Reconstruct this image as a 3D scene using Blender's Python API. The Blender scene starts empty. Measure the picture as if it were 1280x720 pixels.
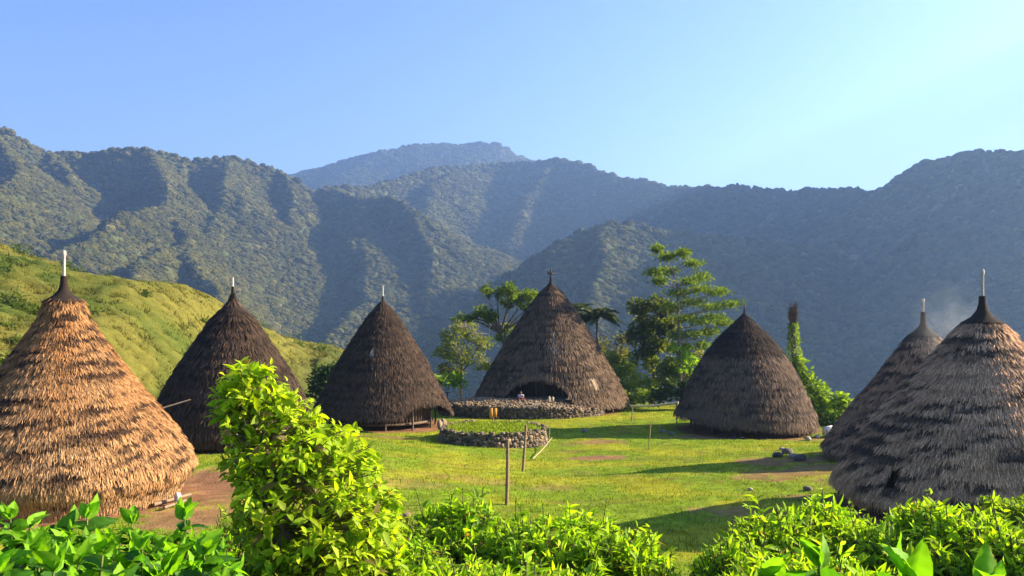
import bpy, math, random
import numpy as np
from mathutils import Vector

random.seed(7)
RNG = np.random.default_rng(11)
sc = bpy.context.scene
COL = sc.collection
R = math.radians

# ---------------------------------------------------------------- camera, sky, sun, exposure
CAM_Z = 9.0
F = 1108.5            # focal length in pixels of a 1280 px wide frame
cam_d = bpy.data.cameras.new("camera")
cam = bpy.data.objects.new("camera", cam_d)
COL.objects.link(cam)
cam.location = (0, 0, CAM_Z)
cam.rotation_euler = (R(90), 0, 0)
cam_d.sensor_width = 36.0
cam_d.lens = 36.0 * F / 1280.0
cam_d.shift_y = 30.0 / 1280.0
cam_d.clip_start = 0.1
cam_d.clip_end = 30000
sc.camera = cam

SUN_EL, SUN_AZ = R(24.5), R(79.5)
SUN = Vector((math.sin(SUN_AZ) * math.cos(SUN_EL), math.cos(SUN_AZ) * math.cos(SUN_EL), math.sin(SUN_EL)))
world = bpy.data.worlds.new("World")
sc.world = world
world.use_nodes = True
wn = world.node_tree
sky = wn.nodes.new("ShaderNodeTexSky")
sky.sky_type = 'NISHITA'
sky.sun_disc = False
sky.sun_elevation = SUN_EL
sky.sun_rotation = SUN_AZ
sky.altitude = 1100
sky.air_density = 1.0
sky.dust_density = 1.5
sky.ozone_density = 2.0
hsv = wn.nodes.new("ShaderNodeHueSaturation")
hsv.inputs['Saturation'].default_value = 1.2
hsv.inputs['Hue'].default_value = .50
wn.links.new(sky.outputs[0], hsv.inputs['Color'])
bal = wn.nodes.new("ShaderNodeVectorMath")          # white balance of the sky
bal.operation = 'MULTIPLY'
bal.inputs[1].default_value = (1.08, .92, 1.02)
wn.links.new(hsv.outputs[0], bal.inputs[0])
wn.links.new(bal.outputs[0], wn.nodes['Background'].inputs[0])
wn.nodes['Background'].inputs[1].default_value = 0.05

sun_d = bpy.data.lights.new("sun", 'SUN')
sun_d.energy = 5.0
sun_d.angle = R(0.5)
sun_d.color = (1.0, 0.83, 0.58)
sun_o = bpy.data.objects.new("sun", sun_d)
COL.objects.link(sun_o)
sun_o.rotation_euler = (-SUN).to_track_quat('-Z', 'Y').to_euler()

sc.view_settings.view_transform = 'Standard'
sc.view_settings.look = 'None'
sc.view_settings.exposure = 2.3
sc.view_settings.gamma = 1.0
sc.view_settings.use_curve_mapping = False
cy = sc.cycles
cy.max_bounces = 6
cy.diffuse_bounces = 3
cy.glossy_bounces = 2
cy.transmission_bounces = 4
cy.volume_bounces = 1
cy.transparent_max_bounces = 8
cy.use_denoising = True
cy.sample_clamp_indirect = 6.0

# ---------------------------------------------------------------- helpers
def W(px, py, d):
    """point at depth d seen at picture position (px, py) of the 1280x720 frame"""
    return np.array([(px - 640.0) / F * d, d, CAM_Z - (py - 390.0) / F * d])

def hsh(x, y, s=0.0):
    v = np.sin(x * 127.1 + y * 311.7 + s * 74.7) * 43758.5453
    return v - np.floor(v)

def vn(x, y, s=0.0):
    xi, yi = np.floor(x), np.floor(y)
    fx, fy = x - xi, y - yi
    fx, fy = fx * fx * (3 - 2 * fx), fy * fy * (3 - 2 * fy)
    a, b = hsh(xi, yi, s), hsh(xi + 1, yi, s)
    c, d = hsh(xi, yi + 1, s), hsh(xi + 1, yi + 1, s)
    return (a + (b - a) * fx) * (1 - fy) + (c + (d - c) * fx) * fy

def fbm(x, y, s=0.0, o=4):
    v, a, t = 0.0, 1.0, 0.0
    for k in range(o):
        v = v + a * vn(x * 2.0 ** k + 17.3 * k, y * 2.0 ** k - 9.1 * k, s + k)
        t += a
        a *= 0.5
    return v / t

def sstep(a, b, x):
    t = np.clip((x - a) / (b - a), 0, 1)
    return t * t * (3 - 2 * t)

class MB:
    """collects vertices, faces and a colour per vertex; builds ONE mesh object"""
    def __init__(s):
        s.v, s.f, s.c, s.n = [], [], [], 0
    def add(s, v, f, c=None):
        v = np.asarray(v, float).reshape(-1, 3)
        f = np.asarray(f, np.int64)
        s.v.append(v)
        s.f.append(f + s.n)
        if c is None:
            c = (1, 1, 1)
        c = np.asarray(c, float)
        if c.ndim == 1:
            c = np.broadcast_to(c, (len(v), 3))
        s.c.append(c)
        s.n += len(v)
        return s
    def build(s, name, mat, parent=None, smooth=False, origin=None):
        V = np.concatenate(s.v)
        if parent is not None:
            o_ = np.zeros(3)
            p = parent
            while p is not None:
                o_ += np.array(p.location)
                p = p.parent
            V = V - o_
        elif origin is not None:
            V = V - np.asarray(origin, float)
        me = bpy.data.meshes.new(name)
        me.vertices.add(len(V))
        me.vertices.foreach_set("co", V.astype(np.float32).ravel())
        loops = np.concatenate([f.ravel() for f in s.f]).astype(np.int32)
        sizes = np.concatenate([np.full(len(f), f.shape[1]) for f in s.f]).astype(np.int32)
        starts = np.concatenate([[0], np.cumsum(sizes)[:-1]]).astype(np.int32)
        me.loops.add(len(loops))
        me.loops.foreach_set("vertex_index", loops)
        me.polygons.add(len(sizes))
        me.polygons.foreach_set("loop_start", starts)
        me.polygons.foreach_set("loop_total", sizes)
        if smooth:
            me.polygons.foreach_set("use_smooth", np.ones(len(sizes), bool))
        ca = me.attributes.new("Col", 'FLOAT_COLOR', 'POINT')
        C4 = np.ones((len(V), 4), np.float32)
        C4[:, :3] = np.concatenate(s.c)
        ca.data.foreach_set("color", C4.ravel())
        me.update(calc_edges=True)
        me.materials.append(mat)
        o = bpy.data.objects.new(name, me)
        COL.objects.link(o)
        if parent is not None:
            o.parent = parent
        elif origin is not None:
            o.location = tuple(float(a) for a in origin)
        return o

def tag(o, label=None, cat=None, group=None, kind=None):
    if label: o["label"] = label
    if cat: o["category"] = cat
    if group: o["group"] = group
    if kind: o["kind"] = kind
    return o

def thing(name, loc, label, cat, group=None):
    o = bpy.data.objects.new(name, None)
    COL.objects.link(o)
    o.location = tuple(float(a) for a in loc)
    o.empty_display_size = 0.3
    return tag(o, label, cat, group)

def grid_faces(nu, nv, wrap=False):
    """nu rows x nv columns"""
    i, j = np.meshgrid(np.arange(nu - 1), np.arange(nv if wrap else nv - 1), indexing='ij')
    a = i * nv + j
    b = i * nv + (j + 1) % nv
    return np.stack([a, b, b + nv, a + nv], -1).reshape(-1, 4)

def tube(mb, pts, rad, n=7, c=(1, 1, 1), cap=True):
    P = np.asarray(pts, float)
    m = len(P)
    rad = np.broadcast_to(np.asarray(rad, float), (m,))
    T = np.gradient(P, axis=0)
    T /= np.linalg.norm(T, axis=1)[:, None] + 1e-9
    ref = np.array([0.31, 0.95, 0.05]) if abs(T[0][2]) > 0.5 else np.array([0.05, 0.1, 0.99])
    X = np.cross(T, ref)
    X /= np.linalg.norm(X, axis=1)[:, None] + 1e-9
    Y = np.cross(T, X)
    a = np.linspace(0, 2 * np.pi, n, endpoint=False)
    V = P[:, None, :] + rad[:, None, None] * (np.cos(a)[None, :, None] * X[:, None, :] + np.sin(a)[None, :, None] * Y[:, None, :])
    mb.add(V.reshape(-1, 3), grid_faces(m, n, True), c)
    if cap:
        mb.add(V[0], [list(range(n))], c)
        mb.add(V[-1], [list(range(n))[::-1]], c)

def box(mb, cx, cy_, cz, sx, sy, sz, rz=0.0, c=(1, 1, 1), jit=0.0, tilt=(0, 0)):
    v = np.array([[x, y, z] for x in (-.5, .5) for y in (-.5, .5) for z in (-.5, .5)], float) * (sx, sy, sz)
    if jit:
        v += RNG.normal(0, jit, v.shape)
    v[:, 2] += v[:, 0] * tilt[0] + v[:, 1] * tilt[1]
    ca, sa = math.cos(rz), math.sin(rz)
    v = np.stack([v[:, 0] * ca - v[:, 1] * sa, v[:, 0] * sa + v[:, 1] * ca, v[:, 2]], -1) + (cx, cy_, cz)
    mb.add(v, [[0, 1, 3, 2], [4, 6, 7, 5], [0, 4, 5, 1], [2, 3, 7, 6], [0, 2, 6, 4], [1, 5, 7, 3]], c)

def lathe(mb, cx, cy_, prof, n=24, c=(1, 1, 1), cap=True):
    prof = np.asarray(prof, float)
    a = np.linspace(0, 2 * np.pi, n, endpoint=False)
    V = np.stack([cx + prof[:, 1][:, None] * np.cos(a), cy_ + prof[:, 1][:, None] * np.sin(a), np.repeat(prof[:, 0][:, None], n, 1)], -1)
    mb.add(V.reshape(-1, 3), grid_faces(len(prof), n, True), c)
    if cap:
        mb.add(V[0], [list(range(n))], c)
        mb.add(V[-1], [list(range(n))[::-1]], c)

ICO_V = ICO_F = None
def ico():
    global ICO_V, ICO_F
    if ICO_V is None:
        import bmesh
        bm = bmesh.new()
        bmesh.ops.create_icosphere(bm, subdivisions=2, radius=1.0)
        bm.verts.index_update()
        ICO_V = np.array([v.co[:] for v in bm.verts])
        ICO_F = np.array([[v.index for v in f.verts] for f in bm.faces])
        bm.free()
    return ICO_V, ICO_F

def stone(mb, p, s, c=(.3, .29, .27), seed=None):
    v, f = ico()
    sd = RNG.uniform(0, 99) if seed is None else seed
    d = 0.75 + 0.5 * fbm(v[:, 0] * 1.6 + sd, v[:, 1] * 1.6 + v[:, 2] * 1.9 + sd, 3, 2)
    v2 = v * d[:, None]
    v2 = np.sign(v2) * np.minimum(np.abs(v2), 0.82)          # knock the roundness off
    a = RNG.uniform(0, 6.28)
    v2 = v2 * np.broadcast_to(s, (3,))
    v2 = np.stack([v2[:, 0] * math.cos(a) - v2[:, 1] * math.sin(a), v2[:, 0] * math.sin(a) + v2[:, 1] * math.cos(a), v2[:, 2]], -1)
    mb.add(v2 + p, f, c)

# ---------------------------------------------------------------- materials
def mat_base(name):
    m = bpy.data.materials.new(name)
    m.use_nodes = True
    nt = m.node_tree
    return m, nt, nt.nodes['Principled BSDF'], nt.nodes['Material Output']

def N(nt, t, **kw):
    n = nt.nodes.new(t)
    for k, v in kw.items():
        setattr(n, k, v)
    return n

def attr_mat(name, rough=.9, noise_scale=8.0, noise_amt=.35, spec=.2, bump=0.0, bump_scale=20.0, gain=(1, 1, 1)):
    """colour from the mesh's own colour attribute, broken up by noise"""
    m, nt, b, out = mat_base(name)
    at = N(nt, 'ShaderNodeAttribute', attribute_name="Col")
    tc = N(nt, 'ShaderNodeTexCoord')
    no = N(nt, 'ShaderNodeTexNoise')
    no.inputs['Scale'].default_value = noise_scale
    no.inputs['Detail'].default_value = 5
    nt.links.new(tc.outputs['Object'], no.inputs['Vector'])
    mr = N(nt, 'ShaderNodeMapRange')
    mr.inputs['From Min'].default_value = .25
    mr.inputs['From Max'].default_value = .75
    mr.inputs['To Min'].default_value = 1 - noise_amt
    mr.inputs['To Max'].default_value = 1 + noise_amt
    nt.links.new(no.outputs['Fac'], mr.inputs['Value'])
    mx = N(nt, 'ShaderNodeVectorMath', operation='MULTIPLY')
    mg = N(nt, 'ShaderNodeVectorMath', operation='MULTIPLY')
    mg.inputs[1].default_value = gain
    nt.links.new(at.outputs['Color'], mx.inputs[0])
    nt.links.new(mr.outputs[0], mx.inputs[1])
    nt.links.new(mx.outputs[0], mg.inputs[0])
    nt.links.new(mg.outputs[0], b.inputs['Base Color'])
    b.inputs['Roughness'].default_value = rough
    b.inputs['Specular IOR Level'].default_value = spec
    if bump:
        n2 = N(nt, 'ShaderNodeTexNoise')
        n2.inputs['Scale'].default_value = bump_scale
        n2.inputs['Detail'].default_value = 6
        nt.links.new(tc.outputs['Object'], n2.inputs['Vector'])
        bp = N(nt, 'ShaderNodeBump')
        bp.inputs['Strength'].default_value = .8
        bp.inputs['Distance'].default_value = bump
        nt.links.new(n2.outputs['Fac'], bp.inputs['Height'])
        nt.links.new(bp.outputs[0], b.inputs['Normal'])
    return m

def leaf_mat(name, trans=.45, rough=.5, spec=.3, tint=(1.25, 1.35, .55)):
    m, nt, b, out = mat_base(name)
    at = N(nt, 'ShaderNodeAttribute', attribute_name="Col")
    nt.links.new(at.outputs['Color'], b.inputs['Base Color'])
    b.inputs['Roughness'].default_value = rough
    b.inputs['Specular IOR Level'].default_value = spec
    tr = N(nt, 'ShaderNodeBsdfTranslucent')
    g = N(nt, 'ShaderNodeVectorMath', operation='MULTIPLY')
    g.inputs[1].default_value = tint
    nt.links.new(at.outputs['Color'], g.inputs[0])
    nt.links.new(g.outputs[0], tr.inputs['Color'])
    mx = N(nt, 'ShaderNodeMixShader')
    mx.inputs[0].default_value = trans
    nt.links.new(b.outputs[0], mx.inputs[1])
    nt.links.new(tr.outputs[0], mx.inputs[2])
    nt.links.new(mx.outputs[0], out.inputs['Surface'])
    return m

M_THATCH = attr_mat("thatch", .85, 14, .35, .15)
M_CAP = attr_mat("palm_fibre", .9, 30, .4, .1, .03, 40)
M_WOOD = attr_mat("weathered_wood", .75, 12, .35, .2, .01, 60)
M_STONE = attr_mat("stone", .9, 5, .35, .2, .03, 18)
M_LEAF = leaf_mat("leaf", .5, .6, .22, (1.5, 1.5, .5))
M_LEAF_FAR = leaf_mat("far_leaf", .45, .6, .15, (1.4, 1.4, .6))
M_GRASS = leaf_mat("grass_blade", .4, .6, .15, (1.2, 1.2, .6))
M_BARK = attr_mat("bark", .9, 10, .4, .1, .02, 30)
M_GROUND = attr_mat("village_ground", .95, 1.7, .28, .05, .05, 9)
M_FOREST = attr_mat("forest_canopy", .95, .35, .3, .05)
M_CLOTH = attr_mat("cloth", .9, 20, .15, .1)
M_SKIN = attr_mat("skin", .6, 20, .1, .3)
# ---------------------------------------------------------------- terrain height
YP = np.array([-60, -20, 0, 6, 10, 15, 20, 25, 30, 36, 40, 49, 62, 78, 95, 4000.])
ZP = np.array([14, 9.4, 7.2, 6.2, 5.0, 3.4, 2.1, 1.2, .95, .7, .45, .08, -.4, -.45, -.55, -.55])
BUMPS = [(-18.5, 36.7, 9, .3), (-17, 54, 10, 1.05), (18.2, 34.4, 7, .75), (23.7, 51, 8, .55), (10.5, 17.5, 3.5, 1.9), (-10, 45, 6, .25), (-1.4, 62, 4.0, -.33)]

def softplus(x, k):
    return np.logaddexp(0, x / k) * k

def village_z(x, y):
    z = np.interp(y, YP, ZP)
    for bx, by, s, h in BUMPS:
        z = z + h * np.exp(-((x - bx) ** 2 + (y - by) ** 2) / (2 * s * s))
    wob = 5 * (fbm(x / 22, y / 22, 5, 2) - .5)
    z = z - .62 * softplus(np.where(x > -24, y, y - (-24 - x) * .55) - 104 + wob, 4)
    z = z - .55 * softplus(x - 38 + wob, 3)
    z = z + .42 * (fbm(x / 7, y / 5, 21, 3) - .5) + .05 * (fbm(x / 1.3, y / 1.3, 22, 2) - .5)
    return z

def spine(pts):
    return [W(*p) for p in pts]

HILL = spine([(-330, 150, 96), (-150, 226, 105), (0, 311, 114), (45, 330, 117), (90, 352, 119), (150, 378, 121), (200, 394, 124), (245, 405, 127), (300, 420, 129), (345, 429, 131), (385, 443, 135), (420, 460, 140), (470, 500, 146)])
MOUNT = [
    # left crest
    [(-500, 60, 1350), (-250, 120, 1450), (-60, 146, 1480), (0, 156, 1500), (30, 172, 1520), (62, 182, 1560), (105, 186, 1590), (150, 181, 1600), (190, 185, 1620), (240, 200, 1650), (292, 194, 1680), (350, 209, 1720), (405, 237, 1780), (470, 231, 1950), (530, 212, 2150), (575, 205, 2280), (640, 201, 2350)],
    # main right crest, falling off beyond the frame
    [(640, 201, 2350), (690, 197, 2250), (735, 208, 2120), (800, 223, 1960), (830, 230, 1880), (880, 232, 1790), (930, 233, 1700), (975, 239, 1620), (1020, 236, 1530), (1060, 233, 1450), (1100, 235, 1370), (1130, 214, 1300), (1180, 194, 1210), (1225, 189, 1130), (1285, 186, 1040), (1400, 178, 930), (1650, 170, 780), (2100, 190, 640)],
    # spur A
    [(-20, 160, 1490), (25, 205, 1300), (0, 262, 1120), (-70, 330, 930)],
    [(62, 182, 1560), (80, 215, 1450), (70, 250, 1350)],
    # spur B
    [(184, 185, 1610), (212, 228, 1450), (214, 262, 1330), (226, 300, 1180), (268, 345, 1040), (328, 398, 900), (360, 440, 800)],
    [(214, 262, 1330), (150, 262, 1180), (100, 300, 1040), (40, 330, 930), (-20, 380, 800)],
    [(226, 300, 1180), (170, 330, 980), (150, 380, 820)],
    # spur C
    [(288, 194, 1680), (284, 235, 1520), (268, 275, 1400), (262, 320, 1250)],
    [(350, 209, 1720), (372, 250, 1600), (352, 290, 1480)],
    # spur D
    [(412, 236, 1800), (448, 245, 1650), (440, 280, 1520), (440, 330, 1380), (470, 390, 1200)],
    [(448, 245, 1650), (505, 262, 1500), (530, 305, 1380), (545, 345, 1300), (530, 400, 1180)],
    # spur E
    [(590, 204, 2300), (545, 228, 2080), (540, 262, 1900), (572, 300, 1700)],
    [(690, 197, 2250), (650, 240, 2050), (640, 290, 1850)],
    # spur F, the nearer hill of the right side
    [(1060, 300, 1180), (960, 302, 1150), (890, 292, 1120), (860, 286, 1110), (820, 278, 1100), (785, 276, 1095), (740, 290, 1090), (690, 318, 1090), (640, 345, 1080), (590, 385, 1060), (545, 430, 1040)],
    [(785, 276, 1095), (775, 320, 1000), (740, 370, 900), (700, 430, 800)],
]
# slopes of the spurs: west side, east side
SLOPES = [(1.0, .8), (.95, 1.0), (1.0, .8), (.8, .75), (.9, .9), (.95, .72), (1.0, .9), (.9, .52), (1.35, .75), (1.0, .8), (1.0, .85), (.85, .85), (.8, .8)]
SHADE_MASSIF = [np.array(p, float) for p in [(1000, 900, 380), (1080, 1200, 500), (1330, 1550, 720), (1660, 1950, 860), (2080, 2600, 930)]]  # unseen massif added beyond the right edge to shade the valley slopes
FARM = [[(300, 232, 3600), (380, 214, 3500), (430, 201, 3450), (470, 191, 3400), (505, 185, 3400), (545, 179, 3400), (600, 177, 3350), (622, 180, 3350), (640, 192, 3350), (700, 205, 3350), (760, 225, 3350), (900, 260, 3300)]]

def spine_max(x, y, pts, k, k2, lo, lim, kr=None):
    """height of a ridge: the line's own height minus a slope that eases out with distance"""
    best = np.full(x.shape, -1e9)
    for a, b in zip(pts[:-1], pts[1:]):
        ax, ay, az = a
        dx, dy, dz = b - a
        L2 = dx * dx + dy * dy
        t = np.clip(((x - ax) * dx + (y - ay) * dy) / L2, 0, 1)
        d = np.hypot(x - ax - t * dx, y - ay - t * dy)
        kk = k if kr is None else k + (kr - k) * sstep(-25, 25, dx / L2 ** .5 * (y - ay) - dy / L2 ** .5 * (x - ax))
        best = np.maximum(best, az + t * dz - (kk * d - k2 * np.minimum(d, lim) ** 2))
    return best

def terrain_z(x, y, detail=True):
    zv = village_z(x, y)
    hz = spine_max(x, y, HILL, .38, .0009, 0, 120) - .35 * softplus(y - 128 - .25 * (x + 40), 6) * (y > 100)
    hz = hz - 14 * sstep(-40, -18, x) * sstep(124, 96, y) - 30 * sstep(-25, -13, x)
    zn = (fbm(x / 14, y / 14, 31, 4) - .5) * 3.0 + (np.abs(fbm(x / 30 + 3, y / 30, 37, 3) - .5)) * -8.0 - .6
    hz = hz + zn * sstep(-1, 4, hz - zv)
    hz = np.where(y < 60, hz - (60 - y) * .5, hz)
    z = np.logaddexp(zv / 1.2, hz / 1.2) * 1.2
    z = np.where(np.abs(zv - hz) > 12, np.maximum(zv, hz), z)
    far = y > 150
    if far.any():
        wx = x + 95 * (fbm(x / 260, y / 260, 41, 4) - .5)
        wy = y + 95 * (fbm(x / 260, y / 260, 47, 4) - .5)
        m = np.full(x.shape, -1e9)
        for i, s in enumerate(MOUNT):
            k = 1.5 if i == 0 else 1.05 if i == 1 else .9
            kl, kr = (k, None) if i < 2 else SLOPES[i - 2]
            m = np.maximum(m, spine_max(wx, wy, spine(s), kl, .0002 if i > 1 else .0004, 0, 500, kr))
        m = np.maximum(m, spine_max(wx, wy, SHADE_MASSIF, 1.35, .0001, 0, 300))
        for s in FARM:
            m = np.maximum(m, spine_max(wx, wy, spine(s), .65, .0002, 0, 900))
        g = np.abs(fbm(x / 170, y / 170, 53, 4) - .5) * 2
        m = m + 15 * (g - .35)
        m = np.where(far, m, -1e9)
        z = np.maximum(z, m)
    return np.maximum(z, -260 + 20 * fbm(x / 300, y / 300, 61, 3))

def hill_mask(x, y):
    hz = spine_max(x, y, HILL, .38, .0009, 0, 120) - 14 * sstep(-40, -18, x) * sstep(124, 96, y) - 30 * sstep(-25, -13, x)
    hz = np.where(y < 60, hz - (60 - y) * .5, hz)
    return np.maximum(sstep(-1.5, 1.0, hz - village_z(x, y)), sstep(100, 108, y + np.maximum(0, -x - 24) * .7))

def ground_at(px, py, lo=14, hi=110):
    d = np.linspace(lo, hi, 2400)
    z = CAM_Z - (py - 390.0) / F * d
    g = village_z((px - 640.0) / F * d, d)
    k = np.argmax(z <= g)
    return np.array([(px - 640.0) / F * d[k], d[k], float(g[k])])

def gz(x, y):
    return float(village_z(np.array([float(x)]), np.array([float(y)]))[0])

def crowns(x, y, cell, rmin, rmax, hgt, seed):
    """tree-crown bumps of a closed canopy: height and a colour key for every crown"""
    cx, cy_ = np.floor(x / cell), np.floor(y / cell)
    best = np.zeros(x.shape)
    key = np.zeros(x.shape)
    for i in (-1, 0, 1):
        for j in (-1, 0, 1):
            ix, iy = cx + i, cy_ + j
            jx = (ix + .15 + .7 * hsh(ix, iy, seed)) * cell
            jy = (iy + .15 + .7 * hsh(ix, iy, seed + 1)) * cell
            r = cell * (rmin + (rmax - rmin) * hsh(ix, iy, seed + 2))
            h = hgt * (.45 + .75 * hsh(ix, iy, seed + 3))
            q = 1 - ((x - jx) ** 2 + (y - jy) ** 2) / (r * r)
            b = h * np.sqrt(np.maximum(q, 0))
            up = b > best
            best = np.where(up, b, best)
            key = np.where(up, hsh(ix, iy, seed + 4), key)
    return best, key

def terrain_mesh():
    # rows get further apart with distance, columns fan out; fine where the view falls
    ys = np.concatenate([np.linspace(-900, 60, 40, endpoint=False), np.geomspace(60, 3700, 1000), np.linspace(3800, 5200, 12)])
    th = np.concatenate([np.linspace(-1.9, -.66, 60, endpoint=False), np.linspace(-.66, .66, 900), np.linspace(.66, 1.9, 61)[1:]])
    Y, T = np.meshgrid(ys, th, indexing='ij')
    base = np.maximum(Y, 60.0)
    X = T * np.where(Y < 60, 60 + (60 - Y) * 1.2, base)
    z = terrain_z(X, Y)
    hillz = spine_max(X, Y, HILL, .38, .0009, 0, 120)
    forest = np.clip(sstep(185, 260, Y) + sstep(-6, -16, z) * sstep(118, 140, Y), 0, 1)
    forest = np.maximum(forest, sstep(-24, -18, X) * sstep(100, 108, Y))
    h1, k1 = crowns(X, Y, 11.0, .45, .75, 7.0, 71)
    h2, k2 = crowns(X + 5, Y - 3, 5.2, .45, .8, 3.0, 81)
    emer, k3 = crowns(X, Y, 34.0, .16, .24, 13.0, 91)
    can = np.maximum(h1, emer) + .75 * h2 + 1.2 * vn(X / 1.9, Y / 1.9, 95)
    hb, hk = crowns(X, Y, 1.5, .3, .75, .6, 101)
    z2 = z + forest * (can * .55 - 2) + (1 - forest) * hb * .75 * sstep(96, 104, Y) * sstep(0, 3, hillz + 6)
    # tuck the sheet under the finer village ground
    inside = sstep(-66, -62, X) * sstep(66, 62, X) * sstep(-26, -22, Y) * sstep(126, 122, Y)
    z2 = z2 - 1.5 * inside
    key = np.where(emer > h1, k3, k1)
    mottle = fbm(X / 90, Y / 90, 111, 3)
    g0 = np.stack([.035 + .03 * key, .045 + .03 * key, .014 + .01 * key], -1) * (.65 + .7 * mottle[..., None])
    pale = 0
    cf = g0 + pale
    gr = fbm(X / 9, Y / 9, 121, 4)
    gg = sstep(.35, .65, gr)[..., None]
    cg = np.array([.05, .075, .012]) * (1 - gg) + np.array([.12, .112, .022]) * gg
    scrub = sstep(.55, .8, hk)[..., None] * sstep(.5, .62, fbm(X / 24, Y / 24, 131, 3))[..., None]
    cg = cg * (1 - scrub) + np.array([.05, .08, .018]) * scrub
    c = cf * forest[..., None] + cg * (1 - forest[..., None])
    mb = MB()
    mb.add(np.stack([X, Y, z2], -1).reshape(-1, 3), grid_faces(len(ys), len(th)), c.reshape(-1, 3))
    return tag(mb.build("mountains", M_FOREST, smooth=True), "forested mountain ridges beyond a deep valley, with a grassy hill on the near side", "mountains", kind="structure")

terrain_mesh()

# the village terrace
DIRT = []   # x, y, rx, ry, strength
for px, py, rx, ry, s in [(262, 605, 2.6, 4.2, 1), (250, 640, 3.5, 3, .9), (300, 588, 2, 2.5, .6), (757, 571, 2.6, 1.4, .95), (740, 553, 2.6, 1.6, .8), (700, 565, 1.6, 1.0, .35),
                          (590, 600, 2.2, 1.2, .4), (682, 610, 1.6, 1.2, .45), (500, 603, 2.6, 1.6, .45), (930, 546, 6.5, 1.6, .9), (1000, 548, 3, 2, .7), (950, 577, 2.2, 3, .8), (985, 592, 3.2, 3.4, .8),
                          (1010, 574, 3, 1.6, .9), (1025, 583, 2.5, 3, .8), (905, 638, 1.6, 1.0, .7), (935, 640, 2, 1, .6), (1000, 622, 1.8, 1.2, .6), (460, 545, 5, 1.2, .8), (520, 690, 2.5, 2, .6), (560, 660, 2, 2, .5), (440, 640, 2.5, 2.5, .5)]:
    g = ground_at(px, py)
    DIRT.append((g[0], g[1], rx, ry, s))

HUT_XY = [(80, 36.7, 5.4, 0), (291, 54, 5.0, 0), (480.5, 73, 5.4, 0), (688.5, 88, 7.4, 0), (930.5, 71, 5.4, 0), (1154, 51, 5.6, 0), (1228, 34.4, 5.8, 0)]

def dirt_mask(x, y):
    m = np.zeros(x.shape)
    n = 1.3 * (fbm(x / 1.6, y / 1.6, 141, 4) - .5) + .7 * (fbm(x / .45, y / .45, 143, 2) - .5)
    for dx, dy, rx, ry, s in DIRT:
        r = np.hypot((x - dx) / rx, (y - dy) / ry)
        m = np.maximum(m, s * sstep(1.15, .55, r + n * 1.1))
    for px, d, rr, _ in HUT_XY:
        r = np.hypot(x - (px - 640) / F * d, y - d) / rr
        m = np.maximum(m, sstep(1.12, .95, r + n * .25))
    return m

def village_mesh():
    xs = np.concatenate([np.arange(-66, -34, .8), np.arange(-34, 40, .22), np.arange(40, 66.5, .8)])
    ys = np.concatenate([np.arange(-26, 18, .6), np.arange(18, 100, .22), np.arange(100, 126.5, .5)])
    X, Y = np.meshgrid(xs, ys, indexing='xy')
    z = terrain_z(X, Y)
    dm = dirt_mask(X, Y)
    patch = fbm(X / 3.2, Y / 3.2, 151, 4)
    fine = fbm(X / .5, Y / .5, 155, 3)
    z = z + (1 - dm) * .09 * (fbm(X / .7, Y / .7, 157, 2) - .5) - dm * .05
    d3 = dm[..., None]
    t = sstep(.38, .66, patch)[..., None]
    grass = np.array([.15, .215, .014]) * (1 - t) + np.array([.24, .25, .018]) * t
    grass = grass * (.75 + .5 * fine[..., None])
    brown = sstep(.62, .74, fbm(X / 2.1, Y / 1.3, 161, 4))[..., None] * .5
    grass = grass * (1 - brown) + np.array([.16, .10, .035]) * brown
    dirt = np.array([.20, .105, .055]) * (.7 + .6 * fine[..., None])
    c = grass * (1 - d3) + dirt * d3
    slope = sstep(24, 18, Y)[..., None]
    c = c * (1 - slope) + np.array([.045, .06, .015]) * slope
    hl = hill_mask(X, Y)[..., None]
    gg = sstep(.35, .65, fbm(X / 9, Y / 9, 121, 4))[..., None]
    cg = np.array([.05, .075, .012]) * (1 - gg) + np.array([.12, .112, .022]) * gg
    c = c * (1 - hl) + cg * hl
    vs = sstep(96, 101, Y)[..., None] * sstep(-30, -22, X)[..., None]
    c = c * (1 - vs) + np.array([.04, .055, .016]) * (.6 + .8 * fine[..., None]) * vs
    hb, hk = crowns(X, Y, 1.5, .3, .75, .6, 101)
    z = z + hb * .8 * hl[..., 0]
    mb = MB()
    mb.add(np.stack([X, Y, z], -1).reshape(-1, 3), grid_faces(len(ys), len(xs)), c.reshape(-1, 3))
    return tag(mb.build("ground", M_GROUND, smooth=True), "bright green lawn with patches of bare brown earth between the houses", "ground", kind="structure")

village_mesh()

def tuft_field(name, n, xr, yr, hgt, wid, colf, keep, label, cat, seed):
    r = np.random.default_rng(seed)
    x = r.uniform(*xr, n)
    y = r.uniform(*yr, n)
    k = keep(x, y, r)
    x, y = x[k], y[k]
    n = len(x)
    z = terrain_z(x, y)
    a = r.uniform(0, 6.283, n)
    h = hgt * r.uniform(.45, 1.3, n)
    w = wid * r.uniform(.6, 1.3, n)
    lean = r.normal(0, .35, (n, 2)) * h[:, None]
    ux, uy = np.cos(a) * w / 2, np.sin(a) * w / 2
    V = np.stack([np.stack([x - ux, y - uy, z - .03], -1), np.stack([x + ux, y + uy, z - .03], -1),
                  np.stack([x + lean[:, 0], y + lean[:, 1], z + h], -1)], 1).reshape(-1, 3)
    c = np.repeat(colf(x, y, r), 3, 0)
    mb = MB()
    mb.add(V, np.arange(3 * n).reshape(-1, 3), c)
    return tag(mb.build(name, M_GRASS), label, cat, kind="stuff")

def lawn_col(x, y, r):
    t = sstep(.38, .66, fbm(x / 3.2, y / 3.2, 151, 4))[:, None]
    c = np.array([.155, .225, .014]) * (1 - t) + np.array([.25, .26, .018]) * t
    return c * r.uniform(.65, 1.3, (len(x), 1))

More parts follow.
